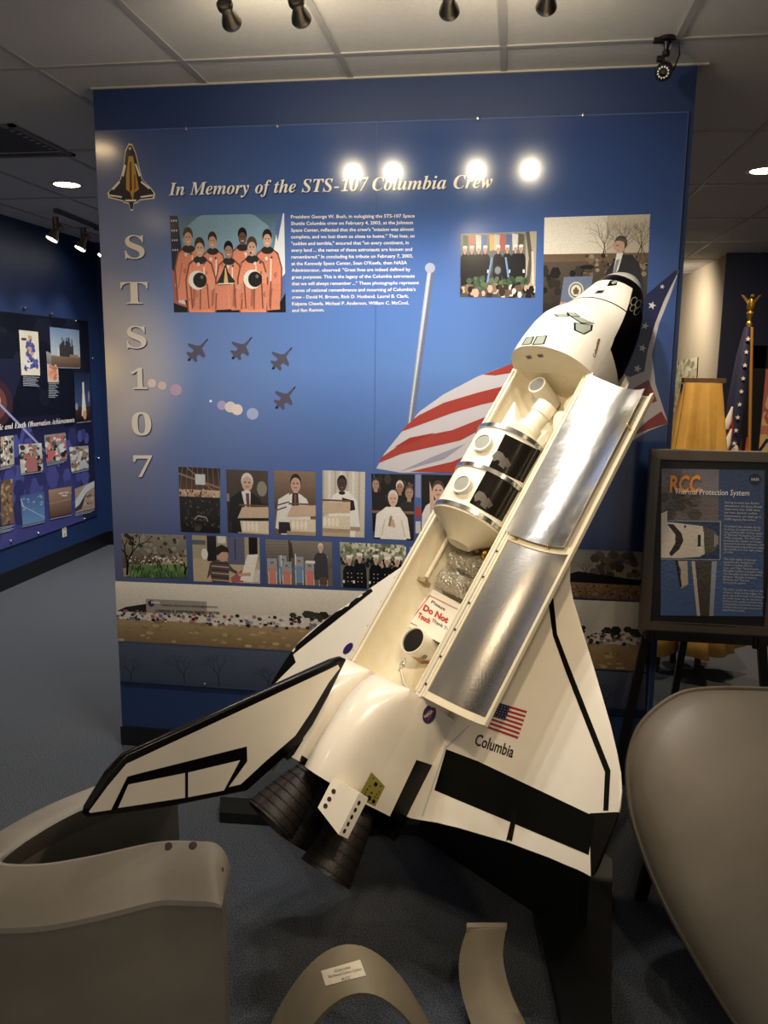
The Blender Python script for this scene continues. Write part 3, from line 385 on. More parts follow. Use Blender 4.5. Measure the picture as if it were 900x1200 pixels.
body = ["President George W. Bush, in eulogizing the STS-107 Space", "Shuttle Columbia crew on February 4, 2003, at the Johnson", 'Space Center, reflected that the crew\'s "mission was almost',
        'complete, and we lost them so close to home." That loss, so', '"sudden and terrible," ensured that "on every continent, in', 'every land ... the names of these astronauts are known and',
        'remembered." In concluding his tribute on February 7, 2003,', "at the Kennedy Space Center, Sean O'Keefe, then NASA", 'Administrator, observed: "Great lives are indeed defined by',
        'great purposes. This is the legacy of the Columbia astronauts', 'that we will always remember ..." These photographs represent', "scenes of national remembrance and mourning of Columbia's",
        "crew - David M. Brown, Rick D. Husband, Laurel B. Clark,", "Kalpana Chawla, Michael P. Anderson, William C. McCool,", "and Ilan Ramon."]
ends = [486, 484, 485, 486, 479, 483, 484, 477, 481, 486, 491, 487, 479, 479, 380]
tb = MB()
for i, (t, e) in enumerate(zip(body, ends)):
    v0 = 256+i*7.83; u0 = 341+i*.1
    V, F = text2d(t, bold=.012); x0 = min(x for x, y in V); x1 = max(x for x, y in V); A, B = Wp(u0, v0), Wp(e, v0-.6-(e-u0)*.004)
    tb.add([A+(B-A)*((x-x0)/(x1-x0))+UPZ*(y/.7*.0133)+NY*.0014 for x, y in V], F)
o = pan(mesh('eulogy_text', tb.V, tb.F, inkw))
# pictures ---------------------------------------------------------------
def wq(*px): return [Wp(u, v) for u, v in px]
SK = ['#c99a7c', '#b98468', '#e0b394', '#8a5a40', '#d8a888']
def pic(P, name, *px): return pan(P.build(name, wq(*px), NY, None))
# crew portrait: seven in orange suits, flags at both sides
P = Pic('#3f6b92', 1).g(0, .35, 1, 1, '#6f9ec0', '#3d678e').e(.5, .75, .4, .3, '#6f9dbd').r4(0, 0, 1, .2, '#101318')
P.p([(0, 1), (.07, 1), (.1, .55), (.05, .2), (0, .2)], '#1b2140').p([(0, .45), (.06, .4), (.12, .05), (0, .1)], '#a8433c').p([(.02, .3), (.07, .28), (.11, .08), (.05, .1)], '#d9cfc8')
for k in range(12): P.e(.015+.02*(k % 3), .95-.1*(k//3), .006, .012, '#d8d8e0', 5)
P.p([(.9, .6), (.96, 1), (1, 1), (1, .2), (.9, .1)], '#e3e8ee').p([(.92, .85), (.96, 1), (.99, 1), (.94, .72)], '#2c55a8').p([(.93, .3), (1, .4), (1, .2), (.95, .1)], '#2c55a8')
def suit(x, y, s, skin, hair, c='#dd6a2a', w=1.0):
    P.p([(x-.118*s*w, y-.62*s), (x-.128*s*w, y-.3*s), (x-.095*s*w, y-.145*s), (x-.03*s, y-.085*s), (x+.03*s, y-.085*s), (x+.095*s*w, y-.145*s), (x+.128*s*w, y-.3*s), (x+.118*s*w, y-.62*s)], '#7c3412')
    P.p([(x-.105*s*w, y-.62*s), (x-.115*s*w, y-.3*s), (x-.085*s*w, y-.16*s), (x-.03*s, y-.1*s), (x+.03*s, y-.1*s), (x+.085*s*w, y-.16*s), (x+.115*s*w, y-.3*s), (x+.105*s*w, y-.62*s)], c)
    P.line([(x-.06*s, y-.25*s), (x-.1*s*w, y-.5*s)], .012, '#b4511c').line([(x+.03*s, y-.18*s), (x+.02*s, y-.5*s)], .01, '#efe6dc')
    P.e(x, y-.115*s, .055*s, .04*s, '#2b2a2e'); P.e(x, y+.025*s, .042*s, .075*s, hair); P.e(x, y-.02*s, .036*s, .068*s, skin)
    P.r4(x-.02*s, y-.005*s, x-.007*s, y+.004*s, '#33221c').r4(x+.007*s, y-.005*s, x+.02*s, y+.004*s, '#33221c').r4(x-.013*s, y-.05*s, x+.013*s, y-.042*s, '#f0e2d8')
suit(.155, .78, 1.05, '#c99378', '#4a3428'); suit(.37, .74, .95, '#c68d70', '#3a251c'); suit(.635, .775, .95, '#6b4433', '#1c1512'); suit(.85, .75, 1, '#d29c80', '#2c201a')
suit(.255, .67, 1.1, '#cf9c80', '#3d2c22', '#e5712c'); suit(.51, .64, .98, '#a8755a', '#17110f', '#df6d2c'); suit(.715, .67, 1.08, '#cf9a7c', '#4d3a2c', '#e5732e')
for x0, x1 in ((.16, .3), (.33, .47), (.52, .66), (.68, .8), (.84, .93)): P.p([(x0-.02, .28), (x1+.02, .3), (x1+.02, .03), (x0, .02)], '#d4662a').p([(x0+.02, .24), (x0+.05, .25), (x0+.03, .06), (x0+.01, .06)], '#a84a1c')
for x0, x1, y1 in ((.17, .31, .36), (.32, .44, .3), (.56, .66, .3), (.65, .79, .36), (.8, .93, .42)):
    P.line([(x0, .04), (x0-.01, y1)], .012, '#7c3412').line([((x0+x1)/2, .03), ((x0+x1)/2+.01, y1-.1)], .014, '#8a3c16').e(x0+.03, y1-.04, .02, .03, '#c99378', 8)
for x, y in ((.13, .6), (.35, .55), (.66, .6), (.84, .55), (.24, .5), (.5, .47), (.74, .5)): P.e(x, y, .013, .02, '#e4d8cc', 8).e(x+.045, y+.01, .01, .014, '#2c3c70', 8)
for x, y, r in ((.1, .45, .03), (.3, .42, .02), (.44, .5, .02), (.61, .5, .02), (.9, .4, .03), (.78, .4, .02), (.2, .2, .03), (.6, .18, .03), (.8, .2, .03)): P.p([(x, y), (x+r, y+r*.6), (x+r*.8, y-r*1.6), (x+r*.2, y-r*1.4)], '#b8531f')
for hx, hy in ((.235, .335), (.725, .34)):
    P.e(hx-.01, hy, .08, .1, '#e9e4dc', 18).e(hx+.012, hy, .062, .08, '#1c1a1a', 18).e(hx+.03, hy+.03, .015, .02, '#6b6a6a', 8)
P.p([(.47, .48), (.485, .5), (.5, .42), (.56, .32), (.55, .29), (.41, .28), (.4, .31), (.45, .42)], '#27262c').p([(.475, .46), (.482, .46), (.5, .3), (.46, .3)], '#d8a93c').line([(.41, .295), (.55, .3)], .012, '#e8e0d0')
pic(P, 'crew_portrait', (204, 366), (335, 366), (333, 250), (199, 253))
# honour guard with wreath
P = Pic('#4c4f52', 2).g(0, .3, 1, 1, '#383a3e', '#8b8f8e')
P.r4(.86, .15, 1, 1, '#b3a694').line([(.9, .2), (.93, .6), (.88, 1)], .05, '#5d5348').line([(.97, .2), (.95, .7)], .03, '#d8d0c0')
for x, c in ((.03, '#3f6b4c'), (.1, '#b9483e'), (.2, '#c9c6bd'), (.27, '#3d62a4'), (.38, '#d8a838'), (.44, '#c8c2b8'), (.52, '#b63c34'), (.6, '#3c5da0'), (.68, '#d8d4cc'), (.76, '#5c5438')): P.p([(x, .98), (x+.08, .96), (x+.07, .74), (x+.01, .72)], c)
for x in (.06, .15, .24, .33, .5, .62, .73, .8):
    P.person(x, .74, .022, .045, '#c79a7c', '#e9e6e0', '#15171f'); P.e(x, .79, .03, .02, '#f0eee8'); P.r4(x-.05, .18, x+.05, .45, '#15171f'); P.r4(x+.03, .38, x+.055, .43, '#eeeeee'); 
P.line([(.42, .62), (.36, .2)], .025, '#4f8bd0').line([(.6, .62), (.66, .2)], .025, '#4f8bd0').e(.5, .42, .06, .09, '#272b30').e(.5, .42, .04, .06, '#7c8490')
P.crowd(.1, .14, .9, .3, 60, .03, .04, ['#3d5c38', '#2c4a2c', '#58704c']); P.crowd(0, .01, 1, .16, 60, .035, .06, ['#3a2a22', '#6b4c38', '#c8a488', '#8a6a52', '#e4dcd4', '#1d1816'])
pic(P, 'wreath_ceremony_photo', (539, 348), (627, 349), (629, 271), (540, 274))
# speaker at a lectern
P = Pic('#6a5a48', 3).g(0, .6, .7, 1, '#e8dfcd', '#f2ecdf').g(.6, .55, 1, 1, '#c2b299', '#d9cfbd').r4(0, .54, 1, .62, '#6f563c').g(0, 0, 1, .54, '#221d1a', '#5a4a3a')
for k in range(16): P.tree(.5+.035*k, .5+.02*(k % 4), .16, ['#5a4a3a', '#7a674f', '#443729'][k % 3], .006, 1, 3, 60+13*(k % 5))
P.crowd(.4, .4, 1, .6, 80, .02, .02, ['#7a6448', '#4b3b2c', '#9a8362', '#2d241c']); P.crowd(0, .05, .4, .45, 40, .04, .05, ['#1b1816', '#2c2622', '#382f28'])
P.p([(.58, .2), (.6, .42), (.66, .52), (.73, .6), (.85, .6), (.92, .5), (.96, .3), (.96, .1), (.58, .1)], '#2a2a33').p([(.7, .62), (.76, .62), (.72, .45), (.66, .36)], '#e6e4e2').p([(.7, .55), (.73, .56), (.69, .38), (.66, .38)], '#8a8792')
P.e(.735, .72, .062, .075, '#4b4038', 18).e(.722, .69, .05, .075, '#c99a7e', 18).p([(.68, .74), (.72, .78), (.79, .76), (.79, .7), (.77, .73), (.72, .745)], '#5d5148').r4(.69, .692, .715, .7, '#3a2a24').r4(.7, .645, .725, .652, '#8d564a').p([(.672, .69), (.665, .665), (.68, .665)], '#b98468')
P.p([(.17, .12), (.2, .38), (.48, .39), (.45, .1)], '#5d7296').p([(.14, 0), (.17, .12), (.45, .1), (.46, 0)], '#b98a68').e(.32, .24, .075, .09, '#d9cfb4', 22).e(.32, .24, .062, .075, '#5a6a82', 22).e(.32, .24, .05, .06, '#e4dcc4', 18).p([(.29, .24), (.32, .28), (.35, .24), (.34, .2), (.3, .2)], '#6b5638')
P.line([(.36, .39), (.4, .47)], .012, '#17171a').e(.42, .48, .07, .025, '#17171a')
pic(P, 'lectern_speech_photo', (636, 367), (757, 368), (762, 251), (638, 255))
# hall service
P = Pic('#14100e', 4).g(0, .55, 1, 1, '#5b4028', '#2a1e16')
for k in range(8): P.line([(.02+.14*k, .62), (.1+.12*k, 1)], .015, '#7c5a38')
P.line([(0, .9), (1, .7)], .03, '#8a6844').line([(.2, 1), (.9, .62)], .02, '#8a6844').r4(.4, .74, .64, .9, '#c4ccd8').g(0, .55, 1, .66, '#b08a68', '#caa88a').crowd(0, .5, 1, .66, 60, .02, .02, ['#d8b898', '#8a6a52', '#2d2420', '#b04838'])
P.g(0, 0, 1, .55, '#080808', '#1c1816').crowd(0, .05, 1, .52, 120, .025, .018, ['#221c1a', '#0d0c0c', '#3a302a', '#4d423a']); P.line([(.35, .2), (.45, .26), (.65, .24), (.7, .18)], .025, '#8a847c').r4(.36, .02, .5, .1, '#3d3832')
pic(P, 'hall_service_photo', (212, 623), (258, 625), (258, 549), (209, 547))
def lectern(P, x0, x1, y, c='#c8a888'):
    P.p([(x0, y-.08), (x0+.12, y+.1), (x1, y+.12), (x1, y-.05)], c).p([(x0+.06, y-.12), (x1, y-.1), (x1, y-.3), (x0+.1, y-.3)], '#d9c8ac'); P.r4(x0, y-.36, x1, y-.3, '#a88c6c').r4(x0+.08, 0, x1, y-.36, '#b8a080')
    for k in range(4): P.e(x0+.16+.1*k, y-.2, .04, .075, '#ece0c8')
    P.r4(x0+.05, y+.12, x1, y+.145, '#6b4428')
# dark-suited man at the lectern
P = Pic('#2c2420', 5).g(0, .5, 1, 1, '#3d322a', '#4d4036').r4(0, .5, .06, .62, '#8a8478').e(.85, .72, .12, .12, '#8a8274'); P.person(.5, .8, .13, .12, '#c99a80', '#d4d0cc', '#15141a')
P.p([(.36, .66), (.5, .7), (.58, .66), (.56, .35), (.46, .35)], '#dcd8d4').p([(.46, .64), (.54, .64), (.55, .4), (.48, .38)], '#6b2a30').p([(.02, .2), (.08, .55), (.34, .68), (.44, .3), (.4, .1)], '#15141a'); lectern(P, .25, 1, .32)
pic(P, 'dark_suit_speaker_photo', (267, 624), (315, 627), (314, 552), (265, 550))
# man in a striped prayer shawl
P = Pic('#6b5240', 6).g(0, .4, 1, 1, '#4d3a2c', '#8a6b50'); P.person(.52, .8, .12, .12, '#c4927a', '#2a2220', '#e4dfd8'); P.p([(.44, .66), (.58, .66), (.6, .4), (.42, .4)], '#22242c').p([(.48, .64), (.54, .64), (.53, .45), (.49, .45)], '#8a2c30')
P.p([(.02, .1), (.1, .55), (.36, .66), (.4, .3), (.25, .05)], '#e0dbd2').line([(.08, .46), (.36, .52)], .02, '#2c3450').line([(.06, .38), (.3, .44)], .02, '#2c3450').r4(.1, .02, .5, .2, '#22242c'); lectern(P, .3, 1, .36)
pic(P, 'prayer_shawl_speaker_photo', (322, 626), (370, 628), (370, 553), (321, 551))
# clergyman in white at a lectern
P = Pic('#c9c0b4', 7)
for k in range(7): P.r4(.14*k, .2, .14*k+.05, 1, ['#b4a898', '#dcd5ca'][k % 2])
P.person(.46, .8, .105, .105, '#4a3026', '#1c1412', '#e9e6e2'); P.p([(.2, .2), (.24, .62), (.4, .7), (.62, .7), (.82, .55), (.9, .12), (.3, .1)], '#e6e2dc').e(.46, .67, .08, .03, '#2a211e').p([(.46, .6), (.74, .56), (.78, .42), (.52, .38)], '#1d1b1c').r4(0, .1, .9, .16, '#a88c70'); lectern(P, -.1, .66, .42)
pic(P, 'white_robed_speaker_photo', (378, 628), (427, 630), (428, 553), (378, 551))
# priest in white vestments before mourners
P = Pic('#17120f', 8).crowd(0, .5, 1, 1, 26, .07, .07, ['#2c221c', '#1d1613', '#6b4c3a', '#3a2c24']); P.person(.1, .84, .08, .08, '#a87a60', '#3a2c24', '#191514').person(.66, .8, .08, .08, '#9a6c54', '#d0c8bc', '#1d1715').person(.88, .72, .09, .09, '#a87a60', '#5a4434', '#2a2422')
P.r4(0, .4, 1, .44, '#7c5a3c'); P.person(.5, .62, .105, .105, '#cf9f84', '#cfcac4', '#e9e5de'); P.p([(.04, .02), (.1, .38), (.34, .5), (.66, .5), (.84, .34), (.92, .02)], '#e6e2da').p([(.4, .34), (.52, .3), (.56, .18), (.4, .2)], '#c99a80').line([(.46, .36), (.4, .2)], .05, '#8a7c68').line([(.3, .3), (.22, .05)], .02, '#b8b0a4').line([(.7, .3), (.78, .05)], .02, '#b8b0a4')
pic(P, 'priest_photo', (437, 631), (485, 633), (486, 556), (435, 555))
# saluting mourner partly behind the shuttle
P = Pic('#171210', 9).person(.42, .76, .14, .12, '#c89a80', '#4a382c', '#d4d4d8').p([(.2, .9), (.3, .7), (.36, .45), (.22, .4)], '#c79a80').crowd(.6, .3, 1, 1, 10, .08, .07, ['#2a2320', '#1b1715'])
pic(P, 'mourner_photo', (494, 633), (540, 635), (541, 557), (494, 556))
# second row --------------------------------------------------------------
P = Pic('#5a5244', 10).g(0, .45, 1, 1, '#6b6252', '#8c8478').crowd(.05, .5, 1, 1, 80, .03, .04, ['#4a4238', '#7c7464', '#38322a', '#989080']); P.p([(0, .2), (1, .5), (1, .3), (0, 0)], '#a08c64'); P.g(.1, 0, 1, .3, '#3a5c2c', '#5f8a44').crowd(.1, 0, 1, .32, 90, .012, .06, ['#4d7a38', '#6b9a4c', '#2c4a22'])
P.crowd(.05, .3, .95, .5, 130, .015, .02, ['#d8d0c0', '#b0a088', '#8a3c34', '#48484c', '#1d1d1d']); P.tree(.06, .05, .32, '#17130f', .05, 1.4, 4, 85).tree(.96, .1, .12, '#17130f', .04, 1.4, 3, 80)
pic(P, 'tribute_garden_photo', (145, 676), (220, 678), (218, 627), (142, 625))
P = Pic('#a89878', 11).g(0, 0, 1, .5, '#c2ab7c', '#b8a888').r4(0, .8, .2, .9, '#5d6068').r4(.22, .45, .36, 1, '#22222c').r4(.52, .4, .78, 1, '#54587c').line([(.64, .5), (.64, .95)], .02, '#34385c').r4(.84, .6, .97, 1, '#1c1a1c').r4(.38, .85, .5, 1, '#d9d4d0').e(.18, .6, .05, .12, '#e4e0dc')
P.p([(.56, .1), (.74, .3), (.76, .02), (.58, 0)], '#a8384c').p([(.75, .02), (.98, .04), (1, .3), (.8, .3)], '#cfc8cc').p([(.7, .06), (.82, .62), (.98, .64), (.88, .02)], '#e9e2d4').p([(.66, .2), (.86, .24), (.86, .16), (.7, .14)], '#c49478')
P.p([(.2, .05), (.26, .42), (.38, .5), (.5, .48), (.6, .3), (.66, .26), (.66, .18), (.54, .26), (.54, 0), (.28, 0), (.26, .16)], '#5c4a44')
for k in range(6): P.line([(.28, .05+.075*k), (.54, .03+.075*k)], .022, ['#b4a494', '#3c302e'][k % 2])
P.e(.45, .58, .085, .13, '#c49478', 16).p([(.34, .62), (.36, .76), (.44, .82), (.53, .76), (.55, .66), (.44, .66), (.38, .58)], '#33261e')
pic(P, 'child_tribute_photo', (227, 681), (305, 684), (304, 630), (225, 627))
P = Pic('#6a6058', 12).g(0, .4, 1, 1, '#5c534c', '#857a70')
for k in range(6): P.line([(0, .6+.07*k), (.36, .62+.07*k)], .006, '#463e38')
P.line([(.36, .4), (.36, 1)], .02, '#2c2622').line([(.37, .95), (.4, .6)], .05, '#463a30')
for i, (x, y, c, s) in enumerate(((.09, .38, '#c46a48', 1), (.25, .45, '#4a7ab4', .8), (.31, .32, '#c85c38', 1), (.5, .44, '#5080b8', .9), (.66, .34, '#c46040', 1), (.86, .48, '#cf4c34', 1))):
    P.r4(x-.075*s, y-.18, x+.075*s, y+.2, '#8f98a8').person(x, y+.06, .022, .05, '#b8866c', '#3a2a22', c).line([(x-.06*s, 0), (x-.06*s, y-.1)], .01, '#d4cfc8').line([(x+.06*s, 0), (x+.06*s, y-.1)], .01, '#d4cfc8')
P.person(.83, .86, .035, .08, '#caa890', '#dedad4', '#3a3a44').r4(.6, .5, .74, .56, '#e4e0d8').line([(.23, .4), (.23, .66)], .012, '#e8e4dc').line([(.45, .45), (.45, .7)], .012, '#e8e4dc').r4(.8, .04, .92, .2, '#5d4438')
pic(P, 'church_easels_photo', (313, 684), (390, 687), (389, 635), (311, 632))
P = Pic('#6b705c', 13).g(0, .5, 1, 1, '#58604c', '#b4b49c').crowd(0, .7, 1, 1, 120, .03, .05, ['#8c946c', '#c8c8a8', '#4c543c', '#e0dcc8', '#6c7450']).crowd(0, .5, 1, .66, 50, .03, .05, ['#1c1e28', '#c09478', '#14161c', '#2c2e38'])
for x, y in ((.14, .6), (.3, .66), (.55, .64), (.72, .6), (.88, .62)):
    P.person(x, y, .035, .075, '#c49a80', '#eeeae2', '#161922'); P.e(x, y+.09, .05, .035, '#efece4').r4(x-.11, 0, x+.11, .2, '#161922')
    for k in range(3): P.e(x-.03, .32-.09*k, .009, .013, '#d8b868', 6).e(x+.03, .32-.09*k, .009, .013, '#d8b868', 6)
    P.r4(x-.11, .1, x-.08, .16, '#e8e4dc')
pic(P, 'officers_photo', (400, 688), (474, 691), (476, 639), (398, 635))
for a_, b_2, c_ in ((480, 560, 1), (570, 650, 2)):
    P = Pic('#5c5a50', 13+c_).g(0, .5, 1, 1, '#4c4c44', '#a09c88').crowd(0, .1, 1, .6, 60, .04, .07, ['#1c1e26', '#c09478', '#7a6c58', '#2e2e34'])
    pic(P, 'mourners_outdoors_photo', (a_, 692+3*c_), (b_2, 696+3*c_), (b_2, 644+1*c_), (a_, 640+1*c_))
P = Pic('#5d5044', 16).g(0, .45, 1, 1, '#a89880', '#8c8274').tree(.55, .4, .2, '#2c241c', .02, 1.4, 4, 90).tree(.3, .4, .12, '#3a3026', .02, 1.4, 4, 95).crowd(.4, .5, .9, .95, 40, .05, .07, ['#4a4034', '#5a5040', '#6a5e4c']).p([(0, .42), (.2, .55), (1, .42), (1, .3), (0, .32)], '#1d1a18').g(0, 0, 1, .32, '#7a5a38', '#946c44').crowd(0, 0, 1, .3, 120, .015, .02, ['#6a4c30', '#a47c50', '#513a26'])
pic(P, 'bare_tree_tribute_photo', (655, 699), (755, 705), (756, 647), (660, 643))
# long panorama of tributes in front of the space centre sign
P = Pic('#d8d0c0', 17).g(0, .55, 1, 1, '#d0c8b8', '#ece4d2').p([(.02, .58), (.07, .66), (.14, .68), (.16, .5), (0, .5)], '#2a2622').crowd(.35, .5, 1, .6, 60, .008, .05, ['#2e2c26', '#3c3a30'])
P.r4(.062, .5, .185, .73, '#9c9084').e(.0725, .655, .0065, .055, '#26305c', 16).g(0, 0, 1, .38, '#7c6238', '#a98a54')
P.crowd(0, .02, 1, .36, 200, .006, .02, ['#a88a54', '#8c7040', '#94773f', '#b89862'])
for _ in range(520):
    x = P.r.random(); y = .36+.17*P.r.random(); q = .5+P.r.random(); P.e(x, y, .0035*q, .022*q, P.r.choice(['#d8d4d0', '#b8443c', '#5c6c9c', '#48403c', '#7c7468', '#e4dccc', '#3a342e', '#a85c6c', '#98a4b4', '#2d2a28']), 5)
pq = [(138, 751), (757, 787), (757, 706), (135, 681)]
pic(P, 'tribute_panorama', *pq)
ink_sign = mat('dark_sign_print', '#2c2826', .3)
A, B = Wp(190, 709.5), Wp(255, 712); pan(put('sign_lettering', text2d('NATIONAL AERONAUTICS & SPACE ADMINISTRATION', bold=.015), A, B, UPZ*.007, ink_sign, None, NY, .0027))
A, B = Wp(183, 716.5), Wp(258, 719.5); pan(put('sign_lettering', text2d('LYNDON B. JOHNSON SPACE CENTER', bold=.025), A, B, UPZ*.011, ink_sign, None, NY, .0027))
A, B = Wp(177.7, 707), Wp(187.5, 707.4); pan(put('sign_lettering', text2d('NASA', bold=.03), A, B, UPZ*.011, inkw, None, NY, .0027))
# band of bare trees at the foot of the panel
P = Pic('#3c4664', 18).g(0, 0, 1, 1, '#2f3a58', '#45506e')
for x, h in ((.02, .22), (.13, .26), (.2, .28), (.3, .2), (.45, .2), (.6, .24), (.8, .22), (.93, .22)): P.tree(x, -.02, h, '#1b2036', .02, 10, 5, 90)
pic(P, 'bare_trees_print', (143, 797.5), (756, 832), (757, 789), (138.5, 753))
# flagpole and large waving flag printed on the panel
P2 = Pic('#8f98b4', 19); P2.g(0, 0, 1, 1, '#6c7490', '#b4b8c6'); P2.r4(.55, 0, 1, 1, '#59648c'); P2.r4(.2, 0, .4, 1, '#c4c8d4'); pic(P2, 'flagpole_print', (477, 497), (485, 497), (509, 318), (501, 318))
P2 = Pic('#dcdde4', 20)
def flat(name, px, c, off):
    m_ = mat('print_'+c[1:], c, .14); pts = [Wp(u, v)+NY*off for u, v in px]
    F = tessellate_polygon([pts]); F = [list(t) for t in F]; o = mesh(name, pts, F, m_)
    bm = bmesh.new(); bm.from_mesh(o.data); bm.normal_update()
    for f in bm.faces:
        if f.normal.y > 0: f.normal_flip()
    bm.to_mesh(o.data); bm.free(); return pan(o)
def pce(name, c_, u, v, r, off): return flat(name, [(u+r*math.cos(k*math.pi/10), v+r*math.sin(k*math.pi/10)) for k in range(20)], c_, off)
pce('flagpole_finial_print', '#a0a6bc', 504, 314, 6, .0012)
RED, WHT, SHW = '#96382f', '#b9b5bb', '#8f8b9c'
flat('flag_print', [(441, 549), (450, 532), (470, 507), (492, 482), (520, 462), (560, 441), (606, 424), (640, 470), (600, 553), (470, 554)], WHT, .0006)
flat('flag_stripe_print', [(566, 439), (606, 424), (606, 436), (580, 440)], RED, .0010)
flat('flag_stripe_print', [(490, 487), (520, 472), (560, 460), (600, 450), (600, 466), (565, 474), (530, 484), (470, 506), (478, 497)], RED, .0010)
flat('flag_stripe_print', [(447, 536), (470, 520), (500, 510), (530, 504), (575, 486), (570, 500), (540, 516), (505, 524), (470, 532), (443, 543)], RED, .0010)
flat('flag_stripe_print', [(480, 553), (500, 548), (530, 541), (560, 528), (556, 545), (540, 554)], RED, .0010)
flat('flag_shadow_print', [(462, 524), (480, 513), (510, 507), (480, 520)], '#8f2c28', .0014); flat('flag_shadow_print', [(470, 552), (505, 536), (545, 520), (520, 538)], SHW, .0014)
flat('flag_print', [(796, 316), (786, 345), (772, 380), (764, 415), (768, 450), (783, 496), (760, 505), (735, 520), (720, 470), (735, 440)], '#cfc8cc', .0006)
flat('flag_canton_print', [(790, 318), (796, 316), (781, 345), (768, 378), (759, 410), (755, 435), (738, 442), (720, 430), (745, 380), (758, 345)], '#20264c', .0010)
flat('flag_stripe_print', [(742, 455), (760, 445), (770, 470), (750, 478)], RED, .0010); flat('flag_stripe_print', [(738, 512), (760, 492), (775, 482), (783, 496), (760, 503)], RED, .0010)
for u, v, r in ((764, 358, 5), (756, 382, 4.5), (753, 408, 5), (747, 432, 5), (776, 336, 3)):
    flat('flag_star_print', [(u+(r if k % 2 == 0 else r*.42)*math.sin(k*math.pi/5+.3), v-(r if k % 2 == 0 else r*.42)*math.cos(k*math.pi/5+.3)) for k in range(10)], '#d8d6da', .0016)
flat('flag_stripe_print', [(487, 556), (493, 556), (493, 584), (487, 582)], '#7c83a8', .0007); flat('flag_stripe_print', [(487, 594), (493, 594), (493, 606), (487, 606)], RED, .0007); flat('flag_stripe_print', [(487, 611), (493, 611), (493, 625), (487, 625)], WHT, .0007)
# four jets in formation
for (u, v) in ((231.5, 411), (283, 409), (330, 421), (334, 467)):
    s = 12; q = [(.95, -1.15), (1.05, -1.2), (1.0, -1.05), (.45, -.25), (.75, .45), (.65, .7), (.15, .35), (-.1, .6), (0, 1.0), (-.2, 1.1), (-.5, .75), (-.75, 1.0), (-.95, .95), (-.8, .55), (-1.1, .25), (-1.0, .1), (-.55, .2), (-.35, -.05), (-.95, -.55), (-.9, -.75), (-.1, -.5), (.25, -.5)]
    flat('jet_print', [(u+x*s, v+y*s) for x, y in q], '#4c4a5c', .0010); flat('jet_nose_print', [(u+x*s, v+y*s) for x, y in ((.78, -.95), (.95, -1.15), (1.05, -1.2), (1.0, -1.05), (.86, -.86))], '#16161e', .0014)
    flat('jet_nose_print', [(u+x*s, v+y*s) for x, y in ((-.75, 1.0), (-.95, .95), (-.9, .78), (-.66, .8))], '#16161e', .0014)
# printed lens flare discs
for u, v, r, c in ((206, 457, 7, '#b09ab4'), (190, 452, 5, '#cdb9b4'), (178, 449, 5, '#d9c6ba'), (260, 475, 5.5, '#a49ac0'), (270, 477, 6.5, '#cfc4c4'), (278, 480, 6.5, '#d6cbc6'), (296, 485, 7, '#9aa6cc'), (247, 470, 1.6, '#e4e8f0')):
    pce('lens_flare_print', c, u, v, r, .0007+.00002*r+.00001*u*.1)
# mission patch: dark shuttle-shaped emblem with white rim and gold ribbon
def emblem(px, c, off): return flat('mission_patch', px, c, off)
out = [(151, 168), (155, 169), (159, 178), (163, 195), (167, 210), (177, 220), (182, 227), (181, 233), (164, 235), (161, 238), (157, 239), (156, 247), (153, 247), (151, 239), (146, 238), (144, 236), (127, 232), (126, 226), (133, 219), (141, 210), (145, 193), (147, 176)]
cx_, cy_ = 154, 210
emblem(out, '#d8c9b4', .0008); emblem([(cx_+(u-cx_)*.93, cy_+(v-cy_)*.95) for u, v in out], '#2c2730', .0011)
emblem([(151, 183), (156, 183), (160, 205), (163, 222), (157, 226), (156, 236), (153, 226), (148, 222), (148, 205)], '#b08a3c', .0013); emblem([(152, 190), (154, 190), (155, 222), (152, 226)], '#5c3a24', .0015); emblem([(157, 203), (159, 206), (160, 220), (157, 224)], '#8a4a2c', .0015)
emblem([(152.5+(2.6 if k % 2 == 0 else 1.1)*math.sin(k*math.pi/5), 174-(2.6 if k % 2 == 0 else 1.1)*math.cos(k*math.pi/5)) for k in range(10)], '#d8b878', .0014)
for q in ([(146, 193), (148, 194), (145, 207), (143, 206)], [(158, 192), (160, 192), (165, 206), (163, 207)], [(131, 221), (140, 212), (141, 214), (133, 223)], [(166, 212), (176, 220), (175, 222), (165, 214)], [(129, 228), (143, 230), (143, 232), (129, 230)], [(165, 230), (179, 228), (179, 230), (165, 232)], [(147, 234), (160, 234), (160, 236), (147, 236)]): emblem(q, '#ded6cc', .0015)

# ------------------------------------------------------------------ poster on the left wall
def Lp(u, v, x=-2.188): return on(0, x, u, v)
PX = Vector((1, 0, 0))
lp = empty('mission_poster', 'dark space themed poster of flight photographs on the left navy wall', 'display panel', (-2.2, 3.0, .3))
LM = Matrix.Translation((2.2, -3.0, -.3))
def lpn(o): o.parent = lp; o.matrix_parent_inverse = LM; return o
a, b, c, d = Lp(0, 637), Lp(113, 604), Lp(105, 378), Lp(0, 362)
y0 = 1.2; z0, z1 = .34, 2.21; y1 = 4.02
P = Pic('#0d1020', 30).g(0, 0, 1, .55, '#1c2690', '#10142c').g(.9, 0, 1, 1, '#141a4c', '#0a0c16').p([(.05, .3), (.5, .9), (.62, .8), (.3, .1)], '#171a38').crowd(.3, .05, .95, .45, 60, .03, .05, ['#1a2480', '#222c94', '#181f68', '#26309c']).crowd(.2, .5, .95, .98, 40, .05, .05, ['#0e1120', '#14182c', '#0b0d18'])
P.e(.46, .62, .08, .1, '#3d2028').e(.46, .62, .05, .07, '#6a3230').e(.462, .63, .02, .03, '#c48a70').line([(.455, .635), (.77, .3)], .009, '#5660a8', 1.5).line([(.455, .635), (.66, .42)], .012, '#8c92c8', 1.5)
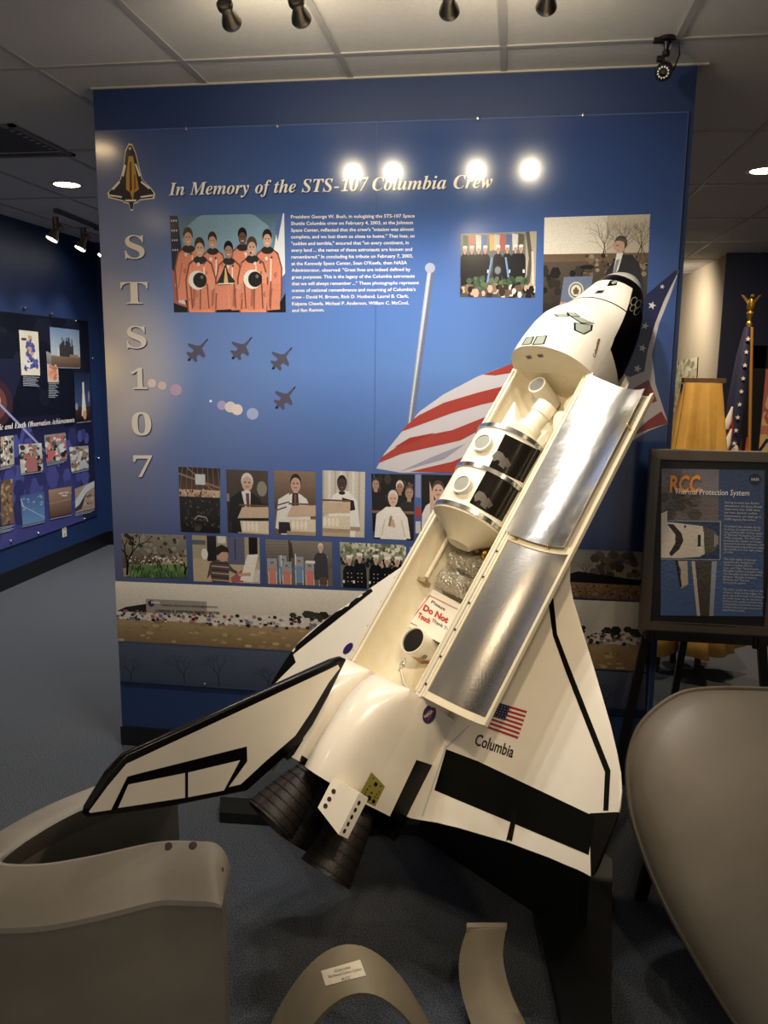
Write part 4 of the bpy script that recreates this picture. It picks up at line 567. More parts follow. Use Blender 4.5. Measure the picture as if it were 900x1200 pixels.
lpn(MB().box((-2.198, y0, z0), (-2.188, y1, z1)).build('poster_board', mat('black_board', '#0b0c12', .3)))
lpn(P.build('poster_artwork', [(-2.188, y0, z0), (-2.188, y1, z0), (-2.188, y1, z1), (-2.188, y0, z1)], PX, None, vcol_mat('satin_print', .3)))
def lq(P, name, *px): return lpn(P.build(name, [Lp(u, v) for u, v in px], PX, None, vcol_mat('satin_print', .3), base=.005))
P = Pic('#e4dcc4', 31).crowd(.2, .15, .85, .5, 40, .08, .05, ['#2434a0', '#2a3cb0', '#e8e4dc', '#1c2880']).crowd(.3, .5, .75, .75, 22, .08, .05, ['#2434a0', '#2030a0', '#c89878']).crowd(.4, .75, .6, .9, 6, .08, .04, ['#5a4434', '#c89878']).r4(.1, .78, .35, .83, '#3a3430')
lq(P, 'crew_in_blue_photo', (24.5, 439.5), (46.5, 440), (44, 389), (21.5, 386.5))
P = Pic('#8faac4', 32).g(0, .3, 1, 1, '#b4c4d0', '#5f84b4').g(0, 0, 1, .28, '#5d4430', '#8a6c4c').p([(.2, .28), (.22, .5), (.5, .42), (.52, .28)], '#cfd0cc')
for k in range(16): P.line([(.3+.03*k, .28), (.3+.03*k, .55+.25*P.r.random())], .03, ['#2a2c30', '#4a4c50'][k % 2])
P.r4(.62, .26, .92, .34, '#9a7c60')
lq(P, 'launch_pad_photo', (60, 430), (94, 431), (92, 387), (57.5, 383))
P = Pic('#d8b8a0', 33).g(0, .6, 1, 1, '#6c7480', '#a89c90').crowd(.15, .15, .85, .6, 40, .1, .06, ['#d8702c', '#c45c20', '#e88c44', '#8a4420'])
lq(P, 'crew_in_orange_photo', (55.5, 448), (68.5, 448), (66.5, 417), (53.5, 411.5))
P = Pic('#1c3c78', 34).g(0, .3, 1, 1, '#24447c', '#101e44').g(0, 0, 1, .3, '#20160f', '#4a2c1c').p([(.5, .75), (.4, .1), (.72, .1), (.58, .75)], '#e8e4d8').r4(.48, .55, .6, .8, '#d8d8dc').e(.6, .12, .12, .1, '#d88c4c').e(.88, .5, .05, .12, '#7c90b8').e(.1, .3, .08, .08, '#8c98b0')
lq(P, 'night_launch_photo', (88, 494), (106, 492), (105, 437), (86, 436))
for i, (q, cols, bgc) in enumerate((
    (((0, 547), (16, 544), (15, 510), (0, 512)), ['#e4dcc8', '#2a2e40', '#c89c7c', '#7c7468'], '#b8b4a4'),
    (((24, 555), (50, 551), (48, 519), (21, 521)), ['#d8d4c8', '#3a3434', '#a84c44', '#8c847c', '#1c1c22'], '#c4bfb4'),
    (((54, 542), (78, 538), (76, 507), (51, 510)), ['#d8d8d4', '#c43c30', '#5c5850', '#2c2a28'], '#9a948c'),
    (((83, 553), (103.5, 549), (103, 522), (80.5, 524)), ['#e0dccf', '#8a6c58', '#4c4844', '#c8ccd4'], '#a8a498'))):
    P = Pic(bgc, 40+i).crowd(.05, .05, .95, .95, 55, .1, .08, cols)
    if i == 2: P.p([(.05, .05), (.08, .4), (.28, .42), (.3, .05)], '#c43c30').e(.17, .55, .08, .12, '#c89c80')
    if i == 3: P.p([(.4, .05), (.5, .35), (.75, .45), (.95, .2), (.95, .05)], '#b8c0c8').e(.75, .65, .12, .16, '#a87c64')
    if i == 1: P.person(.5, .7, .08, .09, '#c49a80', '#3a2c24', '#a85c54')
    lq(P, 'cabin_photo', *q)
P = Pic('#7a5c40', 50).crowd(0, 0, 1, 1, 60, .12, .05, ['#9a7448', '#5c4430', '#b48c54', '#6c6050']); lq(P, 'earth_photo', (0, 616), (16, 613), (14, 561), (0, 564))
P = Pic('#2c6cb4', 51).g(0, 0, 1, 1, '#3c84c4', '#1f4c98').line([(0, .7), (.4, .45), (1, .1)], .03, '#7cb4d8').crowd(.1, .4, .9, .9, 14, .05, .03, ['#5c94c8', '#7ca8c8']).line([(0, .9), (.1, .6)], .04, '#a8c8d8'); lq(P, 'earth_photo', (26, 616), (52, 610), (51, 576), (23, 581))
P = Pic('#8a6448', 52).g(0, 0, 1, 1, '#5c3c28', '#a88468').crowd(.5, .7, 1, .85, 8, .08, .02, ['#e0d8cc']).line([(0, .5), (1, .55)], .02, '#c09c7c'); lq(P, 'earth_photo', (58, 607), (83, 602), (83, 570), (56, 574))
P = Pic('#a8907c', 53).p([(0, .5), (.5, .95), (1, 1), (1, .8), (.6, .7), (.2, .3), (0, .2)], '#c8d0d8').p([(0, .2), (.2, .3), (.6, .7), (.4, .3), (.3, .1), (0, .05)], '#3c3c44').crowd(.5, .2, .9, .6, 14, .08, .05, ['#7c5c48', '#c4a890']); lq(P, 'earth_photo', (88, 601), (110.5, 596), (110, 563.5), (87, 573))
gray_cap = mat('grey_caption_print', '#8c919c', .35)
g = MB()
for (u0, v0, u1, v1, n) in ((27, 442, 46, 443, 6), (57, 450, 69, 450, 9), (60, 431, 94, 432, 1), (90, 496, 107, 494, 1), (0, 549, 16, 546, 2), (24, 557, 50, 553, 1), (55, 544, 78, 540, 2), (84, 555, 104, 551, 1), (0, 619, 17, 616, 4), (26, 618, 52, 612, 1), (59, 609, 84, 604, 1), (88, 603, 111, 598, 2)):
    g = MB()
    for k in range(n):
        p, q = Lp(u0, v0+k*2.0, -2.1795), Lp(u1-(k*3 % 5), v1+k*2.0, -2.1795); g.add([p, q, q+UPZ*.008, p+UPZ*.008], [[0, 1, 2, 3]])
    lpn(g.build('photo_caption', gray_cap))
o = put('poster_heading', serif('Scientific and Earth Observation Achievements', 'i'), Lp(-22, 506), Lp(86.5, 494.5), UPZ*.064, mat('white_print_satin', '#e9e5e0', .35), None, PX, .0095, .66); lpn(o)
for u, v in ((28, 361), (59, 368), (87, 376), (107, 420), (114, 537), (11, 634), (43, 624.5), (97, 608)):
    p = Lp(u, v, -2.2); lpn(MB().lathe([(.004, 0), (.014, .003), (.014, .018), (.009, .024), (0, .025)], (-2.199, p.y, p.z), (1, 0, 0), 12).build('standoff_screw', chrome, angle=40))
# electric outlet
p = Lp(75, 622, -2.2); ot = empty('wall_outlet', 'white electric outlet plate low on the left navy wall', 'outlet', (-2.2, p.y, p.z))
ivory = mat('ivory_plastic', '#d9d4c4', .4)
o = bevel(MB().box((0, -.036, -.058), (.006, .036, .058)).build('cover_plate', ivory, ot), .003)
for dz in (-.024, .024): MB().lathe([(.017, .0), (.017, .009), (.014, .0095)], (0, 0, dz), (1, 0, 0), 16).build('socket', mat('ivory_socket', '#b8b2a0', .4), ot, 40)

# ------------------------------------------------------------------ ceiling fixtures
glowM = mat('lit_lamp_glass', '#fff0d0', .4, emit=330); glowC = mat('lit_can_glass', '#ffdca8', .4, emit=45); glowL = mat('lit_cool_lamp_glass', '#fff6e8', .4, emit=25)
nickel = mat('brushed_nickel', '#8f8674', .35, .9); whitem = mat('white_enamel', '#cfcac2', .4)
def track_head(name, label, loc, aim, glow, s=1.0, group=None, drop=.17):
    """loc: middle of the lamp face; the tail of the head reaches back and up to its stem on the track"""
    t = empty(name, label, 'spotlight', (loc[0], loc[1], loc[2]), group)
    d = (Vector(aim)-Vector(loc)).normalized()
    M = MB(); M.lathe([(.010*s, -.128*s), (.026*s, -.124*s), (.034*s, -.114*s), (.034*s, -.094*s), (.025*s, -.09*s), (.025*s, -.06*s), (.040*s, -.02*s), (.044*s, 0), (.041*s, .004), (.039*s, -.006)], (0, 0, 0), d, 24, cap=(True, False)); M.build('lamp_housing', nickel, t, 40)
    MB().lathe([(.039*s, -.004), (.02*s, .0), (0, .001)], (0, 0, 0), d, 20, cap=(False, True)).build('lamp_face', glow, t, 60)
    top = H-.028-loc[2]; j = d*(-.07*s)
    M = MB(); M.tube([j+Vector((0, 0, .005)), j+Vector((0, 0, .03)), (j.x, j.y, top)], .021*s, 14); M.lathe([(.016*s, 0), (.016*s, .03*s)], (j.x, j.y, top-.03*s), (0, 0, 1), 12); M.build('stem', nickel, t, 40)
    return t
def rail(name, label, a, b):
    a, b = Vector(a), Vector(b); d = (b-a).normalized(); s = d.cross(Vector((0, 0, 1)))*.018; z = Vector((0, 0, .026))
    t = empty(name, label, 'light track', a); 
    o = MB().prism([v-a for v in (a-s, b-s, b+s, a+s)], z).build('track_rail', mat('grey_track_metal', '#6d675f', .4, .6), t)
    m = b-a; e = d*.03
    MB().prism([m*.5-e-s*1.4-z*.3, m*.5+e-s*1.4-z*.3, m*.5+e+s*1.4-z*.3, m*.5-e+s*1.4-z*.3], z*1.25).build('power_feed', mat('grey_track_metal', '#6d675f'), t)
    return t
names = ('leftmost', 'second from left', 'third from left', 'rightmost')
for i, (x, y) in enumerate(HEADS):
    track_head('track_spotlight', f'{names[i]} of the four nickel spotlights at the top edge of the picture', (x, y+.02, 2.80), (x-.03, .1, 2.45), glowM, .68, 'spotlights over the memorial panel')
rail('light_track', 'ceiling light track carrying the spotlights over the memorial panel', (.6, -1.09, H-.028), (2.2, -1.09, H-.028))
nm = ('nearest', 'middle', 'farthest')
for i, (x, y) in enumerate(LEFTHEADS):
    track_head('track_spotlight', f'{nm[i]} of three lit spotlights on the left ceiling track', (x-.05, y-.02, 2.76), (-2.2, y-.5, 1.6), glowL, 1.1, 'spotlights of the left track')
rail('light_track', 'bronze grey light track on the ceiling by the left wall', (-1.63, 2.55, H-.028), (-1.75, 4.1, H-.028))
lab = ('glowing round recessed light in the ceiling left of the partition', 'glowing round recessed light at the right edge of the ceiling', 'recessed ceiling light left of the shuttle, out of the frame', 'added recessed fill light behind the camera on the right', 'added recessed fill light behind the camera on the left')  # the cans behind the camera are added to raise the bounce light
for i, (x, y) in enumerate(CANS):
    t = empty('recessed_light', (lab+('added recessed fill light hidden behind the partition on the left', 'added recessed fill light hidden behind the partition on the right'))[i], 'ceiling light', (x, y, H), 'recessed ceiling lights')  # the cans behind the partition are added to brighten the floor beside it
    MB().lathe([(.105, 0), (.105, -.004), (.095, -.007), (.082, -.004), (.08, -.001)], (0, 0, 0), (0, 0, 1), 32, cap=(False, False)).build('trim_ring', whitem, t, 40)
    MB().lathe([(.081, -.0015), (.05, -.003), (0, -.0035)], (0, 0, 0), (0, 0, 1), 28, cap=(False, False)).build('diffuser', glowC, t, 60)
# air vent
vt = empty('ceiling_vent', 'dark slatted air vent in the ceiling at the left edge', 'air vent', (-.95, .75, H))
fm = mat('vent_metal', '#6f6a64', .5); M = MB()
for a, b in (((-.3, -.3), (.3, -.27)), ((-.3, .27), (.3, .3)), ((-.3, -.3), (-.27, .3)), ((.27, -.3), (.3, .3))): M.box((a[0], a[1], -.012), (b[0], b[1], -.0005))
M.build('vent_frame', fm, vt); M = MB()
for k in range(9): M.prism([(-.27, -.25+.058*k, -.002), (.27, -.25+.058*k, -.002), (.27, -.225+.058*k, -.012), (-.27, -.225+.058*k, -.012)], (0, .004, .001))
M.build('vent_slats', mat('vent_slat_metal', '#4a4642', .5), vt); MB().box((-.27, -.27, -.0015), (.27, .27, -.0006)).build('duct_opening', mat('duct_black', '#0b0a0a', .9), vt)
# security camera
sc0 = Vector((2.29, -.27, H)); sc = empty('security_camera', 'small black security camera hanging above the top right of the partition', 'security camera', sc0)
blk = mat('black_plastic', '#0d0d0e', .35)
M = MB(); M.lathe([(.03, 0), (.03, -.012), (.012, -.016), (.008, -.04), (.013, -.045), (.013, -.06)], (0, 0, 0), (0, 0, 1), 16); M.box((-.045, -.012, -.016), (.01, .012, -.002)); M.build('ceiling_mount', blk, sc, 40)
M = MB(); M.tube([(0, 0, -.05), (-.012, -.01, -.07), (-.004, -.012, -.095)], .007, 8); M.lathe([(.011, -.012), (.011, .012)], (-.018, 0, -.07), (1, 0, 0), 10); M.build('bracket', blk, sc, 40)
d = (CAM-sc0-Vector((0, 0, -.12))+Vector((-.2, 0, -.3))).normalized(); c0_ = Vector((-.006, -.01, -.115))
MB().lathe([(.012, -.09), (.027, -.085), (.03, -.06), (.03, .02), (.027, .026), (.025, .024)], c0_, d, 24).build('camera_body', mat('dark_gunmetal', '#2c2c2e', .3, .5), sc, 40)
MB().lathe([(.024, .0245), (.024, .0265), (0, .0275)], c0_, d, 20, cap=(False, False)).build('lens_glass', mat('black_lens_glass', '#08080a', .08), sc, 60)
t_ = d.orthogonal().normalized(); b2 = d.cross(t_); M = MB()
for k in range(12): M.lathe([(.0034, .026), (.0034, .028), (0, .029)], c0_+(t_*math.cos(k*math.pi/6)+b2*math.sin(k*math.pi/6))*.0175, d, 8, cap=(False, False))
M.build('infrared_leds', mat('pale_led', '#e4e2dc', .2), sc); MB().lathe([(.007, .0276), (.006, .03), (0, .031)], c0_, d, 14, cap=(False, False)).build('lens', mat('lens_grey', '#3a3c40', .1), sc)
MB().tube([(.01, 0, -.01), (.04, -.005, -.02), (.045, -.005, -.06), (.032, .005, -.1), (.006, .03, -.12)], .003, 6).build('cable', blk, sc, 60)

# ------------------------------------------------------------------ right hand background
# map-like picture on the far beige wall
pc = empty('framed_picture', 'pale mottled gold picture on the beige wall behind the gold drape', 'picture', (3.88, 7.0, 1.6))
P = Pic('#b8a878', 60).g(0, 0, 1, 1, '#a08c58', '#c4b890').crowd(0, 0, 1, 1, 120, .06, .05, ['#b0a070', '#c8bc94', '#98854f', '#d0c8a4', '#8a7444'])
o = P.build('picture_print', [(-.012, .72, -.42), (-.012, -.68, -.25), (-.012, -.6, .36), (-.012, .72, .32)], (-1, 0, 0), pc, vcol_mat('matt_print', .5), base=.0)
MB().prism([(-.011, .72, -.42), (-.011, -.68, -.25), (-.011, -.6, .36), (-.011, .72, .32)], (.010, 0, 0)).build('picture_backing', mat('dark_backing', '#2a2418', .6), pc)
# gold satin drape over an easel stand
dr = empty('draped_easel', 'tall easel draped in shiny gold satin cloth behind the sign', 'draped easel', (2.9, 1.5, 0))
gold = mat('gold_satin', '#dfae58', .30, .2, noise=.2, nscale=6, bump=.05, bscale=60)
rings = []; N = 128
for k in range(15):
    t = k/14; z = 1.735-1.56*t; R_ = .106+.16*t+.03*t*t; r2 = .05+.19*t; ring = []
    for j in range(N):
        a = 2*math.pi*j/N; f = 1+(.5*(abs(math.sin(a*4.0+.6+t*.5))-.6)+.12*math.sin(a*5+t*.8)+.06*math.sin(a*18+.4-t))*min(1, t*2.6)
        sq = (abs(math.cos(a))**4+abs(math.sin(a))**4)**-.25; sq = 1+(sq-1)*(1-t)
        ring.append(Vector((-.022-.02*t+math.cos(a)*R_*f*sq, math.sin(a)*r2*f*sq, z+(.012 if k == 14 else 0)*math.sin(a*7))))
    rings.append(ring)
M = MB(); M.loft(rings, 0, True, (True, False)); o = M.build('satin_cloth', gold, dr, 70)
o.modifiers.new('cloth', 'SOLIDIFY').thickness = -.004
brs = mat('dark_wood', '#2a1c12', .45); M = MB()
MB().box((-.13, -.035, 1.74), (.10, .035, 1.765)).build('display_tray', mat('walnut_wood', '#5a4028', .4, noise=.3, nscale=30), dr)
for x, y in ((.07, -.02), (-.17, -.02), (-.04, .16)): MB().prism([(x-.016, y-.016, 0), (x+.016, y-.016, 0), (x+.016, y+.016, 0), (x-.016, y+.016, 0)], (-.35*(x+.03), -.4*y, 1.73)).build('leg', mat('black_wood', '#0d0b0a', .5), dr)
# flag on a staff with an eagle
fl0 = Vector((3.37, 2.5, 0)); fs = empty('flag_stand', 'furled national flag on a staff with a golden eagle finial', 'flag', fl0)
gd = mat('polished_gold', '#c9a24a', .25, .9)
MB().lathe([(.15, 0), (.15, .02), (.12, .035), (.03, .05), (.025, .1), (.02, .1)], (0, 0, 0), (0, 0, 1), 28).build('floor_base', gd, fs, 40)
MB().lathe([(.015, .05), (.015, 2.13)], (0, 0, 0), (0, 0, 1), 14).build('staff', mat('oak_wood', '#7a5530', .35), fs, 40)
M = MB(); M.lathe([(.018, 2.1), (.022, 2.12), (.012, 2.14), (.02, 2.17), (.026, 2.19), (.012, 2.21), (.01, 2.22)], (0, 0, 0), (0, 0, 1), 14); M.build('ferrule', gd, fs, 40)
M = MB(); M.tube([(0, 0, 2.2), (0, .0, 2.23), (0, -.006, 2.265), (0, -.012, 2.29)], [.012, .028, .024, .010], 12); M.tube([(0, -.012, 2.285), (0, -.02, 2.305), (.0, -.035, 2.305), (0, -.045, 2.297)], [.01, .014, .009, .002], 10)
M.build('eagle_body', gd, fs, 50)
for s in (-1, 1):
    M = MB(); M.loft([[(s*x*.62, y, 2.27+(z-2.27)*.6) for x, y, z in q] for q in ([(.012, -.006, 2.27), (.012, .012, 2.27), (.012, .012, 2.235), (.012, -.006, 2.235)], [(.045, -.002, 2.30), (.045, .010, 2.30), (.04, .01, 2.25), (.04, -.002, 2.25)], [(.075, .004, 2.335), (.075, .010, 2.335), (.062, .01, 2.28), (.062, .004, 2.28)], [(.105, .008, 2.345), (.105, .010, 2.345), (.095, .01, 2.325), (.095, .008, 2.325)])]); M.build('eagle_wing', gd, fs, 30)
# hanging folds: canton with stars above, red and white folds below
cl_b = mat('flag_navy_cloth', '#14183a', .7); cl_r = mat('flag_red_cloth', '#8a1f24', .7); cl_w = mat('flag_white_cloth', '#c9c2b4', .7); fr_g = mat('gold_fringe', '#b8862c', .5)
MB().tube([(-.015, -.02, 2.1), (-.03, -.03, 1.9), (-.05, -.04, 1.6), (-.06, -.04, 1.3), (-.05, -.03, .9)], [.02, .045, .06, .055, .04], 14).build('flag_canton', cl_b, fs, 60)
for k, (x, c) in enumerate(((-.10, cl_r), (-.055, cl_w), (0, cl_r), (.05, cl_r), (.025, cl_w))):
    zt = (1.62, 1.45, 1.3, 1.36, 1.25)[k]; MB().tube([(x*.55+(.02 if k == 3 else -.02), -.055 if k != 3 else -.02, zt), (x*.9, -.07, zt-.18), (x*1.2, -.065, 1.1), (x*1.35, -.05, .55)], [.008, .032, .04, .035], 12).build('flag_fold', c, fs, 60)
for k, (x, z) in enumerate(((-.11, 1.47), (-.105, 1.32))): MB().tube([(x+.02, -.1, z+.10), (x, -.105, z), (x-.01, -.10, z-.05)], [.006, .024, .02], 10).build('flag_fold', (cl_w, cl_w)[k], fs, 60)
MB().tube([(-.09, -.10, 1.25), (-.1, -.11, 1.22), (-.11, -.1, 1.19)], .03, 10).build('fringe', fr_g, fs, 60); MB().tube([(.012, -.02, 2.1), (.035, -.03, 1.7), (.055, -.06, 1.25), (.07, -.06, .55)], .012, 8).build('fringe', mat('gold_fringe_dark', '#8a6024', .6), fs, 60)
for k in range(10):
    M = MB(); z = 2.02-.087*k; x = -.018-.0055*k; y = -.062-.0035*k-(.012 if 1 < k < 9 else 0); r = .017
    P_ = [(x+(r if j % 2 == 0 else r*.42)*math.sin(j*math.pi/5), y-.012, z+(r if j % 2 == 0 else r*.42)*math.cos(j*math.pi/5)) for j in range(10)]; M.prism(P_, (0, .004, 0)); M.build('flag_star', cl_w, fs)
# picture with fiery colours in a wide black surround on the navy wall
fp = empty('framed_picture', 'fiery orange picture in a wide black frame at the right edge', 'picture', (4.7, 5.38, 1.5))
a = on(1, 5.36, 868, 405); b = on(1, 5.36, 868, 538); zl, zh = 1.5-.9, a.z
M = MB(); M.box((a.x-4.7, -.03, -.9), (a.x-4.7+.25, -.001, zh-1.5)); M.box((a.x-4.7, -.03, zh-1.5-.22), (.8, -.001, zh-1.5)); M.box((.55, -.03, -.9), (.8, -.001, zh-1.5)); M.box((a.x-4.7, -.03, -.9), (.8, -.001, -.75)); M.build('black_frame', mat('black_frame_paint', '#060607', .6), fp)
P = Pic('#e08a2c', 61).g(0, .5, 1, 1, '#f0a838', '#e4542c').g(0, 0, 1, .3, '#1c2a38', '#d8d4c8').crowd(0, .3, 1, 1, 60, .08, .08, ['#f4c45c', '#e4642c', '#c8341c', '#f8e0a0']).line([(.0, .2), (.1, .35), (.3, .1)], .03, '#1c2c3c').p([(0, .35), (.08, .9), (.05, 1), (0, 1)], '#d8442c')
P.build('picture_print', [(a.x-4.7+.24, -.012, -.76), (.56, -.012, -.76), (.56, -.012, zh-1.5-.2), (a.x-4.7+.24, -.012, zh-1.5-.2)], (0, -1, 0), fp, vcol_mat('matt_print', .5))

# ------------------------------------------------------------------ framed RCC sign on its easel
sg = empty('information_sign', 'framed heat shield sign headed RCC in a brown frame on an easel', 'sign', (2.58, -.2, .77))
SM = Matrix.Translation((-2.58, .2, -.77)); SN = Vector((0, -1, 0))
def sgn(o): o.parent = sg; o.matrix_parent_inverse = SM; return o
def Sp(u, v, y=-.2): return on(1, y, u, v)
x0, x1, z0, z1 = 2.335, 2.853, .772, 1.505; fw = .042; M = MB()
for q in (((x0, z0), (x1, z0), (x1-fw, z0+fw), (x0+fw, z0+fw)), ((x1, z0), (x1, z1), (x1-fw, z1-fw), (x1-fw, z0+fw)), ((x1, z1), (x0, z1), (x0+fw, z1-fw), (x1-fw, z1-fw)), ((x0, z1), (x0, z0), (x0+fw, z0+fw), (x0+fw, z1-fw))): M.prism([(x, -.215, z) for x, z in q], (0, .035, 0))
sgn(bevel(M.build('sign_frame', mat('dark_bronze_frame', '#4b4238', .4)), .004)); sgn(MB().box((x0+.02, -.2, z0+.02), (x1-.02, -.185, z1-.02)).build('mat_board', mat('black_mat', '#0a0a0b', .5)))
sat = vcol_mat('orange_peel_print', .18)
nt2 = sat.node_tree; nn = nt2.nodes.new('ShaderNodeTexNoise'); nn.inputs['Scale'].default_value = 90; t2 = nt2.nodes.new('ShaderNodeTexCoord'); nt2.links.new(t2.outputs['Object'], nn.inputs['Vector']); b3 = nt2.nodes.new('ShaderNodeBump'); b3.inputs['Strength'].default_value = .35; b3.inputs['Distance'].default_value = .004; nt2.links.new(nn.outputs['Fac'], b3.inputs['Height']); nt2.links.new(b3.outputs['Normal'], nt2.nodes['Principled BSDF'].inputs['Normal'])
P = Pic('#24497f', 70).g(0, 0, 1, 1, '#2c5590', '#1c3460').g(0, .66, .56, 1, '#6c6058', '#5c5462').g(.2, .85, .56, 1, '#7c7074', '#6c6470').crowd(0, .66, .35, .85, 30, .06, .03, ['#4c443c', '#5c5044', '#3c342e'])
P.p([(.3, .38), (.36, 0), (.5, 0), (.55, .38)], '#4c443c').p([(.3, .38), (.335, .38), (.39, 0), (.36, 0)], '#c0b4a4').p([(.5, .38), (.55, .38), (.52, 0), (.48, 0)], '#8f99a8').p([(.15, .38), (.26, .38), (.27, .22), (.2, .19), (.19, .22), (.2, .32)], '#c0a890').p([(.14, .38), (.17, .38), (.21, .2), (.19, .2)], '#2a2320')
P.r4(0, .39, .585, .655, '#9aa0a8').r4(.0, .395, .575, .65, '#1c3058')
P.p([(0, .4), (.0, .7), (.06, .72), (.06, .645), (.4, .62), (.5, .58), (.5, .46), (.38, .41), (.2, .4)], '#d8cbb8').p([(.41, .615), (.52, .59), (.6-.03, .55), (.6-.03, .5), (.52, .45), (.43, .43)], '#57503f').p([(.52, .57), (.56, .55), (.56, .5), (.52, .475)], '#8c8c8c').p([(.37, .6), (.42, .58), (.42, .46), (.37, .43), (.36, .5)], '#e0d4c0').r4(.36, .48, .39, .56, '#2b2723')
P.p([(.06, .63), (.12, .63), (.2, .57), (.22, .52), (.18, .46), (.1, .41), (.08, .43), (.14, .5), (.14, .56)], '#2c2522').e(.235, .615, .012, .01, '#2c2522')
sgn(P.build('sign_print', [Sp(774, 721), Sp(893.6, 722), Sp(896, 551), Sp(775, 549)], SN, None, sat, base=.003))
og = mat('orange_print', '#d98a30', .3)
sgn(put('sign_heading', text2d('RCC', bold=.035), Sp(784, 576), Sp(819, 576), UPZ*((Sp(784, 557)-Sp(784, 576)).length), og, None, SN, .0086))
sgn(put('sign_heading', text2d('Thermal Protection System'), Sp(790, 578.5), Sp(877, 580.5), UPZ*((Sp(790, 572)-Sp(790, 578.5)).length), inkw, None, SN, .0092))
paras = [["During re-entry into Earth's", "atmosphere, the Space Shuttle", "heats more than 3,000 times", "per hour. Exterior surface", "temperatures can reach up to", "3,000 degrees Fahrenheit."],
         ["To protect the shuttle during", "re-entry, all external surfaces", "are covered with various types", "of Thermal Protection System", "(TPS) materials. The TPS also", "protects the orbiter and keeps", "persons from the extremes cold", "temperatures experienced when", "the vehicle is in the night phase", "of orbit."],
         ["The main types of thermal", "materials are: Reinforced", "Carbon-Carbon (RCC),", "Low- and High-Temperature", "Reusable Surface Insulation tiles,", "Felt Reusable Surface Insulation", "blankets, Flexible Insulation", "blankets and Thermal", "honeycomb panels."],
         ["The RCC panels are used on the", "orbiter's wing leading edges, the", "nose cap and an area immediately", "aft of the nose cap on the lower", "surface (chin panel), and the area", "immediately around the forward", "orbiter/external tank structural", "attachment points."]]
tb = MB(); v = 589.5
for pr, vend in zip(paras, (609, 647.5, 683, 715)):
    st = (vend-v)/(len(pr)-1)
    for t in pr:
        V, F = text2d(t); A = Sp(848.5-(v-589)*.02, v); tb.add([A+Vector((x*.0113, 0, y*.0120))+SN*.0072 for x, y in V], F); v += st
    v += 6-st+st*.6
sgn(mesh('sign_text', tb.V, tb.F, mat('grey_white_print', '#b9b8b4', .3)))
p = Sp(884, 561); sgn(MB().lathe([(.0205, .0071), (.0205, .0074), (0, .0075)], p, (0, -1, 0), 28).build('agency_emblem', mat('dark_emblem', '#141a30', .25)))
sgn(put('emblem_lettering', text2d('NASA', bold=.02), Sp(879.5, 563), Sp(889, 563), UPZ*.011, mat('grey_white_print', '#b9b8b4'), None, SN, .0085))
ez = empty('display_easel', 'black folding easel holding the brown framed RCC sign', 'easel', (2.58, -.1, 0))
bw = mat('black_easel_paint', '#0b0a0a', .4); EM = Vector((-2.58, .1, 0))
def leg(a, b, w): 
    a = Vector(a)+EM; b = Vector(b)+EM; M = MB(); M.loft([[p+Vector(q) for q in ((-w, -w*.7, 0), (w, -w*.7, 0), (w, w*.7, 0), (-w, w*.7, 0))] for p in (a, b)]); M.build('leg', bw, ez)
leg((2.275, -.165, 0), (2.47, -.15, 1.42), .017); leg((2.93, -.165, 0), (2.72, -.15, 1.42), .017); leg((2.6, .42, 0), (2.6, -.10, 1.42), .015)
M = MB(); M.box((2.36-2.58, -.225+.1, .745), (2.84-2.58, -.15+.1, .77)); M.box((2.36-2.58, -.235+.1, .745), (2.84-2.58, -.225+.1, .784)); M.build('sign_ledge', bw, ez); MB().box((2.45-2.58, -.158+.1, 1.28), (2.74-2.58, -.140+.1, 1.31)).build('crossbar', bw, ez)
for u in (762, 883):
    p = Sp(u, 743); M = MB(); M.lathe([(.012, -.03), (.012, .02), (.006, .022)], (p.x-2.58, -.235+.1, .765), (0, 0, 1), 10); M.build('peg', bw, ez, 40)

# ------------------------------------------------------------------ the shuttle model
sh = empty('space_shuttle_model', 'large white black-trimmed space shuttle model with open payload bay standing tilted on end', 'model spacecraft'); sh.matrix_world = MB4
white = mat('white_gloss_paint', '#e6dfd0', .28, noise=.03, nscale=12, coat=.25); cream = mat('cream_paint', '#e0d5b8', .45, noise=.06, nscale=25); greyw = mat('grey_white_paint', '#cfc7b4', .4)
black = mat('black_gloss_paint', '#050404', .28, spec=.25); blacks = mat('black_satin_paint', '#060505', .45, spec=.15); noseg = mat('nose_grey_paint', '#b4b3aa', .3)
win = mat('window_grey', '#8d9488', .25); silver = mat('silver_tape', '#c4c4c0', .22, 1)
decw = mat('white_marking', '#dcd6c8', .3)
BV = {}
def bvh(o): BV[o.name] = BVHTree.FromPolygons([v.co.copy() for v in o.data.vertices], [list(p.vertices) for p in o.data.polygons]); return o
def triangulate2d(polys):
    V = []; F = []
    for pl in polys:
        n = len(V); V += list(pl); F += [[n+i for i in t] for t in tessellate_polygon([[Vector((x, y, 0)) for x, y in pl]])]
    return V, F
